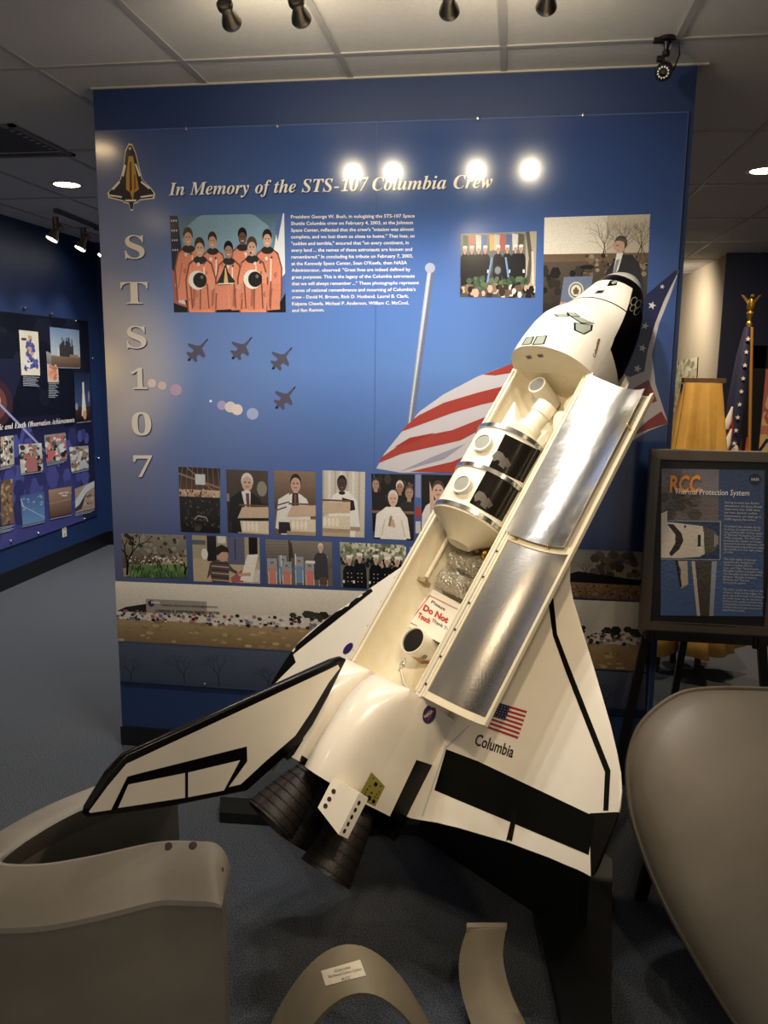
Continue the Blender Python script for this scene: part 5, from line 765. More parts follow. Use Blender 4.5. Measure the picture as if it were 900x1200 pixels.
def decal(name, VF, target, m, parent, eps=.0006, maxlen=6):
    """wrap flat artwork, measured on the photograph, onto the real surface of the model"""
    V, F = VF; bm = bmesh.new(); vs = [bm.verts.new((x, y, 0)) for x, y in V]
    for f in F:
        try: bm.faces.new([vs[i] for i in f])
        except ValueError: pass
    for _ in range(6):
        E_ = [e for e in bm.edges if e.calc_length() > maxlen]
        if not E_: break
        bmesh.ops.subdivide_edges(bm, edges=E_, cuts=1); bmesh.ops.triangulate(bm, faces=[f for f in bm.faces if len(f.verts) > 3])
    tr = [BV[t.name] for t in (target if isinstance(target, (list, tuple)) else [target])]; bad = []
    for v in bm.verts:
        o, d = bray(v.co.x, v.co.y); best = None
        for t in tr:
            h = t.ray_cast(o, d)
            if h[0] is not None and (best is None or h[3] < best[3]): best = h
        if best is None: bad.append(v); continue
        n = best[1] if best[1].dot(d) < 0 else -best[1]; v.co = best[0]+n*eps-d*eps*.6
    if bad: bmesh.ops.delete(bm, geom=bad, context='VERTS')
    if not bm.faces: print('decal missed', name); bm.free(); return None
    bm.normal_update()
    for f in bm.faces:
        o, d = MBI @ CAM, None
        if f.normal.dot(f.calc_center_median()-o) > 0: f.normal_flip()
    me = bpy.data.meshes.new(name); bm.to_mesh(me); bm.free(); return link(name, me, m, parent)
def dpoly(name, px, target, m, parent, eps=.0006, maxlen=6): return decal(name, triangulate2d([px]), target, m, parent, eps, maxlen)
def dtext(name, VF, a, b, up, target, m, parent, eps=.001, caph=.7):
    V, F = VF; x0 = min(x for x, y in V); x1 = max(x for x, y in V)
    return decal(name, ([(a[0]+(b[0]-a[0])*(x-x0)/(x1-x0)+up[0]*y/caph, a[1]+(b[1]-a[1])*(x-x0)/(x1-x0)+up[1]*y/caph) for x, y in V], F), target, m, parent, eps, 50)
def circ(u, v, ru, rv=None, rot=0, n=20):
    rv = rv or ru; c, s = math.cos(rot), math.sin(rot)
    return [(u+ru*math.cos(2*math.pi*k/n)*c-rv*math.sin(2*math.pi*k/n)*s, v+ru*math.cos(2*math.pi*k/n)*s+rv*math.sin(2*math.pi*k/n)*c) for k in range(n)]
def sec(X, zt, zb, w, zc, nt_=2.0, nb=3.0, N=56):
    R_ = []
    for k in range(N):
        a = 2*math.pi*k/N; c, s = math.cos(a), math.sin(a); n = nt_ if s >= 0 else nb
        y = w*math.copysign(abs(c)**(2/n), c); z = zc+((zt-zc) if s >= 0 else (zc-zb))*math.copysign(abs(s)**(2/n), s); R_.append(bp(X, y, z))
    return R_
# forward fuselage
tab0 = [(238.3, 341, 335, 4, 338), (241, 350, 327, 15, 338), (248, 361, 317, 27, 338), (258, 372, 309, 38, 337.5), (272, 383, 301, 47, 337), (290, 394, 295, 56, 336), (315, 405, 288.5, 66, 337), (350, 420, 282, 78, 339), (386, 437, 279, 87, 343), (415, 455, 277, 92, 348), (440, 474, 275, 95, 353), (465, 488, 273.5, 98, 358), (495, 496, 272, 100, 362), (535, 500, 271, 102.5, 367), (560, 501, 270.5, 103.5, 369), (582, 501, 270, 104, 370)]
def nX(X): return 582-(582-X)*.93
tab = [(nX(X), zt-max(0, min(11, (X-270)*.10)), zb, w, zc) for X, zt, zb, w, zc in tab0]
rg = []
for i in range(len(tab)-1):
    for k in range(3):
        t = k/3; rg.append([a_+(b_2-a_)*t for a_, b_2 in zip(tab[i], tab[i+1])])
rg.append(list(tab[-1]))
M = MB(); M.loft([sec(X, zt, zb, w, zc, 2.0+.25*min(1, max(0, (X-440)/100)), 2.2+.8*min(1, (X-238)/200)) for X, zt, zb, w, zc in rg])
fw = M.build('forward_fuselage', [white, black, noseg, cream], sh)
bm = bmesh.new(); bm.from_mesh(fw.data)
def cut(p, n): bmesh.ops.bisect_plane(bm, geom=bm.verts[:]+bm.edges[:]+bm.faces[:], plane_co=p, plane_no=n)
for X in (nX(280), nX(306), nX(383), nX(387)): cut(bp(X, 0, 0), (1, 0, 0))
# chine line: black below
CH = [(238, 350), (nX(312), 368), (nX(383), 378), (478, 392), (508, 390), (548, 292), (582, 286)]
for (xa, za), (xb, zb_) in zip(CH, CH[1:]):
    d_ = bp(xb, 0, zb_)-bp(xa, 0, za); cut(bp(xa, 0, za), Vector((-d_.z, 0, d_.x)))
def chz(X):
    for (xa, za), (xb, zb_) in zip(CH, CH[1:]):
        if X <= xb: return za+(zb_-za)*(X-xa)/(xb-xa)
    return CH[-1][1]
for f in bm.faces:
    c = f.calc_center_median(); X = c.x/K+238; Z = c.z/K+400; f.smooth = True
    if abs(f.normal.x) > .95 and X > 575: f.material_index = 3; f.smooth = False
    elif X < nX(280): f.material_index = 2
    elif X < nX(306) or Z < chz(X): f.material_index = 1
    elif nX(383) < X < nX(387): f.material_index = 1
    else: f.material_index = 0
bm.to_mesh(fw.data); bm.free(); fw.data.set_sharp_from_angle(angle=math.radians(50)); bvh(fw)
def c4(pts): return [(600+x/5, 310+y/5) for x, y in pts]
WP = [[(373, 345), (462, 357), (458, 384), (418, 405), (374, 384)], [(352, 307), (400, 309), (472, 344), (408, 342)], [(326, 282), (364, 284), (392, 304), (346, 303)], [(254, 293), (322, 288), (326, 304), (272, 306)], [(64, 470), (88, 430), (124, 425), (108, 464)], [(127, 467), (150, 424), (199, 420), (182, 464)]]
for w_ in WP:
    cx = sum(x for x, y in w_)/len(w_); cy = sum(y for x, y in w_)/len(w_)
    f = dpoly('window_frame', c4([(cx+(x-cx)*1.18+(4 if x > cx else -4), cy+(y-cy)*1.2) for x, y in w_]), fw, black, fw, .0005, 5); dpoly('window_pane', c4(w_), fw, win, f, .0012, 5) if f else None
for w_ in ([(80, 536), (108, 531), (119, 549), (94, 554)], [(145, 528), (178, 524), (188, 540), (160, 545)]): dpoly('bulkhead_window', c4(w_), fw, mat('window_dark', '#4a4740', .3), fw, .0008)
dpoly('nose_thruster_panel', c4([(555, 128), (575, 95), (622, 88), (612, 122)]), fw, blacks, fw, .0008); dpoly('nose_thruster', c4(circ(600, 105, 18, 9, -.4)), fw, win, fw, .0014)
f = dpoly('nose_vent_panel', c4([(478, 172), (500, 152), (548, 148), (532, 170)]), fw, win, fw, .0008); dpoly('nose_vent', c4([(488, 169), (505, 156), (538, 153), (526, 167)]), fw, blacks, f, .0013)
for (x, y, rx, ry, a) in ((712, 215, 17, 27, .5), (738, 232, 16, 26, .5), (706, 255, 15, 22, .6), (730, 276, 15, 24, .6), (745, 262, 10, 18, .5)):
    f = dpoly('side_thruster_rim', c4(circ(x, y, rx, ry, a)), fw, mat('thruster_rim_grey', '#9a978c', .35), fw, .0006+.00002*x/100); dpoly('side_thruster', c4(circ(x, y, rx*.78, ry*.82, a)), fw, blacks, f, .0013+.00002*y/100) if f else None
dtext('nose_lettering', text2d('Columbia', shear=.25, bold=.035), (600+487/5, 310+545/5), (600+516/5, 310+435/5), (-3.2, -.6), fw, mat('dark_red_lettering', '#6b3a24', .4), fw)
# mid fuselage with the open payload bay: outer skin, sills and rounded liner in one shell
def usec(X, top=409):
    N = 40; out = []
    out.append((104, top))
    for k in range(N+1):
        a = math.pi*k/N; c, s = math.cos(a), -math.sin(a); y = 104*math.copysign(abs(c)**(2/3), c); z = 370+100*math.copysign(abs(s)**(2/3), s) if abs(s) > 1e-9 else 370
        out.append((y, z))
    out.append((-104, top)); out.append((-90, top))
    for k in range(33):
        a = math.pi*k/32; out.append((-88*math.cos(a), 400-88*math.sin(a)))
    out.append((90, top)); return [bp(X, y, z) for y, z in out]
M = MB(); M.loft([usec(X) for X in (582, 700, 850, 1000, 1150, 1307)], 0); mf = M.build('mid_fuselage', [white, cream, blacks], sh, 40)
for p in mf.data.polygons:
    c = p.center; y = c.y/K; Z = c.z/K+400
    if p.normal.z > -.2 and abs(y) < 90.5 and Z < 408 and (math.hypot(y, Z-400) < 90): p.material_index = 1
    elif Z < 292: p.material_index = 2
bvh(mf)
M = MB(); M.box(bp(577, -88, 312), bp(582.5, 88, 404)); M.build('forward_bay_bulkhead', cream, sh)
for s in (-1, 1):
    o = MB().box(bp(590, s*97-3, 409), bp(1300, s*97+3, 413)).build('sill_longeron', greyw, sh); MB().box(bp(590, s*88-1.5, 404), bp(1300, s*88+2, 411)).build('sill_rail', cream, o)
    M = MB()
    for k in range(13): M.lathe([(2.4*K, 0), (2.4*K, 1.2*K), (0, 1.6*K)], bp(610+56*k, s*102, 409), (0, 0, 1), 8)
    M.build('hinge_pins', mat('dark_bronze', '#3a2e20', .4, .5), o)
MB().tube([bp(905, -70, 364), bp(1080, -70, 364)], 5*K, 8).build('bay_rod', cream, sh, 60); MB().box(bp(1086, -86, 352), bp(1093, -62, 372)).build('bay_crossbar', mat('tan_card', '#a08a5c', .6), sh)
# aft fuselage
def asec(X, zt, w=105, zb=272, r=16):
    P_ = [(-w+20, zt), (w-20, zt)]; P_ += [(w-20*(1-math.sin(a)), zt-20*(1-math.cos(a))) for a in [k*math.pi/10 for k in range(1, 6)]]
    P_ += [(w, 340), (w, zb+r), (w-r*.3, zb+r*.3), (w-r, zb), (-w+r, zb), (-w+r*.3, zb+r*.3), (-w, zb+r), (-w, 340)]
    P_ += [(-w+20*(1-math.sin(a)), zt-20*(1-math.cos(a))) for a in [k*math.pi/10 for k in range(5, 0, -1)]]; return [bp(X, y, z) for y, z in P_]
M = MB(); M.loft([asec(X, z) for X, z in ((1307, 412), (1330, 428), (1370, 448), (1440, 456), (1512, 458))]); af = M.build('aft_fuselage', [white, blacks], sh, 35)
bm = bmesh.new(); bm.from_mesh(af.data); cut(bp(1405, 0, 338), Vector((.067, 0, 1))); cut(bp(1404, 0, 338), Vector((1, 0, -.14)))
for f in bm.faces:
    c = f.calc_center_median(); X = c.x/K+238; Z = c.z/K+400
    if Z < 274 or X > 1511 or (Z < 338-.067*(X-1405) and X > 1404+(Z-338)*.14 and X > 1380): f.material_index = 1
bm.to_mesh(af.data); bm.free(); bvh(af)
# orbital engine pods on both sides of the fin
def pod(s):
    R_ = []
    for X, zt, y0, y1 in ((1306, 444, 8, 101), (1316, 466, 7, 104), (1336, 484, 7, 105), (1366, 499, 7, 105.3), (1410, 509, 7, 105.5), (1460, 513, 7, 105.5), (1508, 511, 7, 105.5)):
        ym, hw = (y0+y1)/2, (y1-y0)/2; P_ = [(ym+hw, 405), (ym+hw, 437)]
        for k in range(1, 18):
            a = math.pi*k/18; P_.append((ym+hw*math.copysign(abs(math.cos(a))**.85, math.cos(a)), min(437, zt-2)+(zt-min(437, zt-2))*math.sin(a)**.8))
        P_ += [(ym-hw, min(437, zt-2)), (ym-hw, 405)]; R_.append([bp(X, s*y, z) for y, z in P_])
    M = MB(); M.loft(R_, 0); o = M.build('engine_pod', white, sh, 45); bvh(o)
    # manoeuvring thruster housing at the pod's outer aft corner
    hs = MB(); A_ = [(1498, s*y, z) for y, z in ((98, 440), (98, 500), (112, 494), (138, 470), (140, 446))]; B_ = [(X, s*y, z) for X, (y, z) in zip((1551, 1551, 1556, 1570, 1570), ((100, 440), (100, 500), (114, 494), (140, 469), (142, 446)))]
    hs.loft([[bp(*p) for p in A_], [bp(*p) for p in B_]]); h = hs.build('thruster_housing', white, o); bvh(h); return o, h
podR, hsR = pod(1); podL, hsL = pod(-1)
for u, v in ((391, 927.5), (386, 936.5), (381.5, 944.5)): dpoly('thruster_port', circ(u, v, 2.6, 3.1), hsR, mat('rust_black', '#2c1a12', .5), hsR, .0006)
for k in range(5): dpoly('thruster_port', circ(420.5-4.2*k, 941+8.2*k, 1.7, 3.0, .35), [hsR, podR], mat('rust_black', '#2c1a12'), hsR, .0006)
f = dpoly('service_panel', [(435, 904.5), (451, 921.5), (439.5, 945), (419.5, 934)], [af, podR], mat('olive_panel', '#8a8434', .5), af, .0008)
for u, v, r in ((440, 919, 2.3), (426.5, 932.5, 2.2), (432, 935, 2.7), (437.5, 939, 2.2), (435, 929, 1.2), (430, 925, 1), (428, 928, .8), (441, 931, .8), (439, 934, .8), (444, 928, .8), (446, 921, .9), (433, 921, .8), (442, 935, .7), (437, 912, .8)): dpoly('panel_port', circ(u, v, r, r*1.15, 0, 12), [af, podR], blacks, f, .0014)
f = dpoly('agency_emblem', circ(503, 837, 7.6, 11.5, .28, 26), [af, podR], mat('emblem_purple', '#2a2158', .3), af, .0007)
dtext('emblem_lettering', text2d('NASA', bold=.03), (498.3, 841.5), (507.5, 833.5), (-2.2, -2.8), [af, podR], decw, f, .0014)
dpoly('emblem_swoosh', [(500, 846), (503, 842), (509, 832), (508.3, 830), (503, 838)], [af, podR], mat('emblem_red', '#a03440', .3), f, .0011)
# wings
def wing(s):
    st = [(60, 470, 1502), (100, 515, 1500), (118, 640, 1497), (140, 820, 1490), (170, 934, 1480), (190, 975, 1475), (216, 1010, 1468), (262, 1060, 1458), (315, 1117, 1446), (355, 1161, 1440), (392, 1202, 1434), (420, 1236, 1431), (442, 1265, 1428), (456, 1290, 1427), (464, 1312, 1427), (468, 1335, 1426), (470, 1400, 1424)]
    R_ = []
    pr = [(1, 0), (.97, .15), (.8, .5), (.55, .85), (.3, 1), (.15, .93), (.07, .75), (.025, .5), (.006, .25), (0, 0), (.006, -.3), (.025, -.55), (.07, -.8), (.15, -.95), (.3, -1), (.55, -.9), (.8, -.6), (.97, -.2)]
    for y, le, te in st:
        ch = te-le; t = max(5, min(15, ch*.026)); t = max(t, 5.5); zc = 288-(.13*(y-100) if s < 0 else 0)
        R_.append([bp(le+ch*x, s*y, zc+z*t*(.55 if z > 0 else 1.1)) for x, z in pr])
    M = MB(); M.loft(R_, 0); o = M.build('wing', [white, blacks], sh, 50)
    bm = bmesh.new(); bm.from_mesh(o.data); q1 = bp(1344, s*424, 0); q2 = bp(1318, s*474, 0); q3 = bp(1402, s*454, 0); n1 = Vector((-(q2-q1).y, (q2-q1).x, 0)); n3 = Vector((-(q3-q1).y, (q3-q1).x, 0))
    if n1.x < 0: n1 = -n1
    if n3.y*s < 0: n3 = -n3
    for q, n_ in ((q1, n1), (q1, n3)): bmesh.ops.bisect_plane(bm, geom=bm.verts[:]+bm.edges[:]+bm.faces[:], plane_co=q, plane_no=n_)
    for f in bm.faces:
        c = f.calc_center_median(); f.material_index = 1 if f.normal.z < -.35 or ((c-q1).dot(n1) > 0 and (c-q1).dot(n3) > 0) else 0
    bm.to_mesh(o.data); bm.free(); o.data.set_sharp_from_angle(angle=math.radians(50))
    bvh(o); return o
wr = wing(1); wl = wing(-1)
dpoly('leading_edge_stripe', [(642, 702), (648, 745), (664, 790), (709, 905), (707, 950), (713, 950), (715.5, 903), (669, 785), (653, 743), (648.5, 701)], wr, black, wr)
st_ = dpoly('elevon_stripe', [(523, 878), (560, 892), (697, 957), (690, 1002), (509, 926)], wr, mat('black_green_gloss', '#050706', .35, spec=.1), wr)
dpoly('elevon_gap', [(602, 948), (607, 951), (597, 1002), (590, 999)], wr, blacks, wr, .0010); dpoly('wing_root_line', [(549.5, 850), (551, 850), (523, 878), (494, 962), (492.5, 962), (521.5, 876)], wr, mat('blue_grey_line', '#b4b8bc', .4), wr, .0010)
TL = dict(a=(585.5, 824), b=(618, 833.5), c=(607, 866), d=(572, 853.5))
def flq(s_, t_):
    x = [(1-s_)*(1-t_), s_*(1-t_), s_*t_, (1-s_)*t_]; P_ = [TL['d'], TL['c'], TL['b'], TL['a']]; return tuple(sum(x[i]*P_[i][k] for i in range(4)) for k in (0, 1))
f = dpoly('flag_marking', [flq(0, 0), flq(1, 0), flq(1, 1), flq(0, 1)], wr, decw, wr, .0008)
for k in range(7): dpoly('flag_stripe', [flq(0, 2*k/13), flq(1, 2*k/13), flq(1, (2*k+1)/13), flq(0, (2*k+1)/13)], wr, mat('flag_red_print', '#a02a34', .35), f, .0013)
dpoly('flag_canton', [flq(0, 6/13), flq(.4, 6/13), flq(.4, 1), flq(0, 1)], wr, mat('flag_navy_print', '#1c2044', .35), f, .0018)
for i in range(4):
    for j in range(5): dpoly('flag_star', circ(*flq(.05+.1*i+.025*(j % 2)-.01, .52+.1*j), .55, None, 0, 5), wr, decw, f, .0024)
dtext('wing_lettering', text2d('Columbia', bold=.018), (555.5, 872.5), (600.5, 888), (3.9, -13), wr, mat('black_lettering', '#101014', .35), wr, .0009)
dpoly('wing_edge_stripe', [(433, 686), (380, 728), (352, 752), (333, 770), (335, 774), (356, 757), (384, 735), (437, 693)], wl, black, wl); dpoly('agency_emblem', circ(408, 760, 4, 8, .7), [wl, mf], mat('emblem_purple', '#2a2158'), wl, .0008)
# vertical fin
def fp_(pl): return [bon(1, 0, u, v) for u, v in pl]
FO = [(405, 772), (398, 769), (388, 772), (142, 884), (122, 905), (98, 944), (96, 953), (101, 957), (190, 946), (288, 926), (335, 884), (352, 868), (366, 848), (384, 815)]
FP = fp_(FO); c_ = sum(FP, Vector())/len(FP); M = MB()
def off(P_, f_, y): return [Vector((c_.x+(p.x-c_.x)*f_, y*K, c_.z+(p.z-c_.z)*f_)) for p in P_]
M.loft([off(FP, .955, -7), off(FP, .985, -4.5), off(FP, 1, 0), off(FP, .985, 4.5), off(FP, .955, 7)]); fin = M.build('vertical_fin', [black, white], sh, 35); bvh(fin)
fw_ = [(396, 779), (384, 785), (148, 895), (126, 921), (104, 951), (106, 952.5), (190, 940), (282, 919), (310, 893), (346, 862), (366, 832), (385, 800), (398, 783)]
dpoly('fin_white_face', fw_, fin, white, fin, .0007, 8)
rp_ = [(289, 874.5), (289.5, 892), (262, 930), (130, 949), (149, 910), (160, 907)]
f = dpoly('rudder_outline', rp_, fin, black, fin, .0013, 8)
for q in ([(216.5, 905.5), (216.5, 934.5), (138, 946.5), (150, 919)], [(220, 905), (281, 890.5), (262, 926), (220, 934)]): dpoly('rudder_panel', q, fin, white, f, .0019, 8)
MB().lathe([(4*K, -30*K), (7*K, 0), (4*K, 14*K)], bp(1500, 0, 520), (1, 0, .2), 10).build('fin_root_fairing', blacks, sh, 60)
# main engines
bell = mat('nozzle_black', '#1d1712', .5, noise=.35, nscale=60, bump=.2, bscale=120)
def engine(base, tip, R_, r0=15):
    a = bp(*base); b = bp(*tip); L = (b-a).length; pf = []
    for k in range(17):
        t = k/16; r = (r0+(R_-r0)*(t**.62))*K; pf.append((r, L*t))
        if k % 2 and k < 16: pf += [(r*1.0+1.6*K, L*t+.4*K), (r+1.6*K, L*t+2.4*K), (r, L*t+2.8*K)]
    pf += [((R_+2)*K, L), ((R_-2)*K, L+.5*K)]
    for k in range(12): t = 1-k/12; pf.append(((r0*.7+(R_-3-r0*.7)*t**.62)*K, L*t))
    M = MB(); M.lathe(pf, a, b-a, 40); return M.build('engine_nozzle', bell, sh, 30)
engine((1500, 0, 448), (1618, 0, 484), 50); engine((1505, 56, 350), (1650, 66, 366), 50); engine((1505, -58, 350), (1640, -66, 352), 52)
M = MB(); M.lathe([(40*K, 0), (36*K, 8*K), (22*K, 12*K)], bp(1508, 0, 445), (1, 0, .3), 24); M.build('engine_mount', blacks, sh, 40)
M = MB(); M.loft([[bp(X, y, z) for y, z in ((-98, t_), (98, t_), (98, b_2), (-98, b_2))] for X, t_, b_2 in ((1505, 285, 272), (1530, 283, 273), (1548, 281, 277))]); M.build('body_flap', blacks, sh)
# right payload bay door, opened outward, lined with foil radiators
foil = mat('silver_foil', '#dad9d6', .23, 1, bump=.08, bscale=30); foilr = mat('ribbed_silver_foil', '#ccc9c4', .27, 1, bump=.06, bscale=140)
def dsec(t, sag): return (100+t*158, 404+4*t-sag*4*t*(1-t))
def sheet(name, X0_, X1_, t0, t1, lift, sag, thick, m, parent, n=24, nx=16, wav=0, fx=None):
    R_ = []; rnd = random.Random(5)
    for i in range(nx+1):
        X = X0_+(X1_-X0_)*i/nx; up = []; lo = []
        for k in range(n+1):
            t = t0+(t1-t0)*k/n; y, z = dsec(t, sag); w_ = wav*(math.sin(X*.045+k*.5)*math.sin(k*.7+X*.02)); X_ = X+(fx(t) if fx and i == 0 else 0)
            up.append(bp(X_, y, z+lift+w_)); lo.append(bp(X_, y, z+lift-thick+w_))
        R_.append(up+lo[::-1])
    M = MB(); M.loft(R_, 0); return M.build(name, m, parent, 40)
dfx = lambda t: 38*t
door = sheet('payload_bay_door', 588, 1304, 0, 1, 0, 20, 4, greyw, sh, fx=dfx)
sheet('door_edge_rail', 622, 1304, .945, 1.0, 5, 20, 5, cream, door, n=4, fx=None); sheet('door_edge_rail', 588, 1304, 0, .05, 5, 20, 5, cream, door, n=4)
for a_, b_2 in ((1291, 1304), (958, 972)): sheet('door_cross_rail', a_, b_2, .05, .945, 4, 20, 4, cream, door, nx=2)
sheet('radiator_foil', 974, 1290, .055, .94, 3, 20, 2.5, foilr, door)
sheet('raised_radiator_foil', 590, 962, .03, .86, 16, 24, 1.6, foil, door, wav=.35, fx=lambda t: 30*t)
for X, t in ((965, .6), (700, .9), (965, .15)):
    y, z = dsec(t, 20); MB().tube([bp(X, y, z), bp(X, y, z+20)], 1.6*K, 8).build('radiator_strut', mat('brass_pin', '#a88a4c', .35, .8), door, 60)
# support column under the model -------------------------------------------------
stn = empty('display_stand', 'black wooden stand and floor feet under the shuttle model', 'stand', (1.9, -.5, 0)); TM = Vector((-1.9, .5, 0))
bst = mat('black_stand_paint', '#0e1210', .45, noise=.2, nscale=8)
def sbox(name, P_, h, z0=0): MB().prism([(x-1.9, y+.5, z0) for x, y in P_], (0, 0, h)).build(name, bst, stn)
sbox('floor_foot', [(.70, -.60), (1.5, -.56), (1.5, -.44), (.66, -.48)], .045)
sbox('floor_foot', [(1.30, -.60), (1.46, -.53), (1.94, -.97), (1.99, -1.46), (1.96, -1.95), (2.12, -1.95), (2.13, -1.42), (2.22, -.67), (2.10, -.44), (1.30, -.40)], .040)
nb_ = Vector((.495, .616, -.613)).normalized(); ux = Vector((-.4168, -.4506, -.7895)); uy = Vector((.7621, -.6466, -.0333))
pb = MB4 @ bp(1060, 0, 269); tp = pb+nb_*.16; ft = Vector((1.93, -.46, .04))
def off4(p, a, b): return [p-a-b, p+a-b, p+a+b, p-a+b]
M = MB(); M.loft([[q+TM for q in off4(ft, uy*.10, Vector((.05, .06, 0)))], [q+TM for q in off4(tp, uy*.10, Vector((.05, .06, 0)))]]); M.build('support_post', bst, stn)
M = MB(); M.loft([[q+TM for q in off4(pb+nb_*.001, uy*.13, ux*.22)], [q+TM for q in off4(tp+nb_*.03, uy*.11, ux*.16)]]); M.build('cradle', bst, stn)
a_ = Vector((1.44, -.53, .04)); d_ = (Vector((1.94, -.97, .04))-a_)
M = MB(); M.prism([q+TM for q in (a_+d_*.1, a_+d_*1.25, a_+d_*1.25+Vector((.0, 0, .33)), a_+d_*.45+Vector((0, 0, .33)))], (.03, .035, 0)); M.build('stand_side_board', bst, stn)

# ------------------------------------------------------------------ cargo carried in the bay
def cargo(name, label, cat, at, group=None):
    o = empty(name, label, cat, group=group); o.matrix_world = MB4 @ Matrix.Translation(at); return o, at
# laboratory module
sl, s0 = cargo('laboratory_module', 'white cylindrical laboratory module with dark windows inside the open payload bay', 'model module', bp(865, 0, 320))
def rel(P_, o_): return [Vector(p)-o_ for p in P_]
sm = Matrix.Translation(-s0)
def sput(o): o.data.transform(sm); o.parent = sl; return o
RZ = 400; modw = mat('module_white', '#e2dccb', .4)
def cyl(name, prof, m, n=56): return sput_m(name, prof, m, n)
def lath(name, prof, base, axis, m, angle=40, seg=56):
    M = MB(); M.lathe([(r*K, h*K) for r, h in prof], base, axis, seg); o = M.build(name, m, None, angle); return o
o = lath('module_shell', [(78, 0), (78, 185)], bp(773, 0, RZ), (1, 0, 0), modw); bvh(o); shell = sput(o)
for X in (768, 862, 952): sput(lath('silver_ring', [(76, 0), (81.5, 0), (81.5, 9), (76, 9)], bp(X, 0, RZ), (1, 0, 0), silver))
sput(lath('aft_cone', [(79, 0), (79, 4), (58, 16), (36, 32), (24, 46), (0, 47)], bp(961, 0, RZ), (1, 0, 0), cream)); sput(lath('forward_cone', [(0, -42), (24, -42), (36, -28), (60, -12), (76, 0)], bp(770, 0, RZ), (1, 0, 0), cream))
dk = mat('smoked_window', '#17130f', .12)
def c3(pts): return [(480+x/4.5/1.0*1.0*.9*1.0/.9, 420+y/5) for x, y in pts]
def sdec(name, px, m, eps):
    d = dpoly(name, px, [type('T', (), {'name': 'module_shell'})()] if False else shell, m, None, eps, 5)
    if d: sput(d)
    return d
BV[shell.name] = BVHTree.FromPolygons([v.co+s0 for v in shell.data.vertices], [list(p.vertices) for p in shell.data.polygons])
sdec('smoked_window', [(592, 508.5), (634, 529), (613, 566), (573, 547)], dk, .0008); sdec('smoked_window', [(570, 552), (610, 572), (588, 611), (550, 589)], dk, .0008)
tanf = mat('pale_suit', '#3f392e', .5)
for ox, oy in ((0, 0), (-21.5, 47)):
    for q in ([(583, 528), (589, 531), (593, 538), (597, 546), (594, 549), (589, 543), (583, 539), (578, 541), (577, 534)], [(586, 540), (592, 546), (590, 550), (584, 545)], [(594, 536), (599, 545), (597, 547), (592, 540)]): sdec('figure_behind_window', [(x+ox, y+oy) for x, y in q], tanf, .0013)
meshg = mat('grey_mesh', '#8f9088', .5, noise=.25, nscale=400)
for X, y in ((818, 3), (915, 9)):
    sput(lath('hatch_collar', [(20, -4), (20, 14), (16.5, 14), (16.5, 12)], bp(X, y, 474), (0, .06, 1), modw, 40, 32)); sput(lath('hatch_mesh', [(16.6, 12.2), (0, 12.6)], bp(X, y, 474), (0, .06, 1), meshg, 40, 32))
# airlock and tunnel
al, a0 = cargo('airlock_module', 'white airlock and tunnel between bay front wall and laboratory module', 'model module', bp(640, -5, 320)); sm_a = Matrix.Translation(-a0)
def aput(o): o.data.transform(sm_a); o.parent = al; return o
aput(lath('airlock_body', [(28, -66), (30, -60), (30, -22), (26, -16), (22, -18), (0, -20)], bp(622, 54, 372), (0, 0, 1), cream, 40, 36))
aput(lath('hatch_collar', [(20, -70), (20, 0), (17, 1), (16, -2)], bp(612, -28, 398), (0, 0, 1), modw, 40, 32)); aput(lath('hatch_mesh', [(16.3, -1.8), (0, -1.4)], bp(612, -28, 398), (0, 0, 1), meshg, 40, 32))
aput(lath('tunnel', [(24, 0), (24, 26), (21, 28), (21, 54), (26, 56), (26, 78)], bp(648, 8, 376), (.97, -.22, 0), modw, 40, 32))
aput(lath('tunnel_cone', [(2, 0), (30, 62), (28, 64), (0, 64)], bp(660, -62, 396), (.93, .25, -.3), modw, 30, 4))
aput(lath('tunnel_tank', [(0, -34), (18, -34), (20, -30), (20, 30), (18, 34), (0, 34)], bp(684, 52, 350), (.8, .5, 0), cream, 60, 28))
# foil wrapped canisters
crk = mat('crinkled_foil', '#d6d1c4', .22, .9, bump=1.0, bscale=140); goldf = mat('gold_foil', '#c9a04c', .25, 1, bump=.5, bscale=160)
def canister(X, y, Z, r, L, m, label, seed, ax=(.10, 1, .12)):
    at = bp(X, y, Z-r); o, o0 = cargo('foil_canister', label, 'foil canister', at, 'foil canisters in the payload bay'); rnd = random.Random(seed); A_ = Vector(ax).normalized()
    M = MB(); pf = [(0, -.5*L*K), (.85*r*K, -.5*L*K)]+[(r*K*(1+.05*math.sin(k*2.1)), (-.48+.96*k/9)*L*K) for k in range(10)]+[(.85*r*K, .5*L*K), (0, .5*L*K)]
    M.lathe(pf, bp(X, y, Z)-o0, A_, 34)
    for i, v in enumerate(M.V): M.V[i] = v+Vector((rnd.uniform(-1, 1), rnd.uniform(-1, 1), rnd.uniform(-1, 1)))*r*K*.085
    mesh('foil_wrap', M.V, M.F, m, o, False)
    M = MB(); M.lathe([(r*.3*K, 0), (r*.3*K, 3*K)], bp(X, y, Z)-o0-A_*(.5*L*K+2.5*K), A_, 12); M.build('end_cap', mat('dark_end_cap', '#5a5248', .5, .4), o, 40); return o
canister(1023, -4, 347, 22, 84, crk, 'upper silver foil wrapped canister in the payload bay', 1); canister(1069, -6, 347, 22, 84, crk, 'lower silver foil wrapped canister beside the do not touch sign', 2)
canister(998, 50, 354, 13, 36, goldf, 'small gold foil bundle below the laboratory module', 3); canister(983, -10, 343, 12, 46, mat('dull_foil', '#b4a890', .35, .8, bump=.5, bscale=150), 'small dull foil bundle with dark ends above the silver canisters', 4)
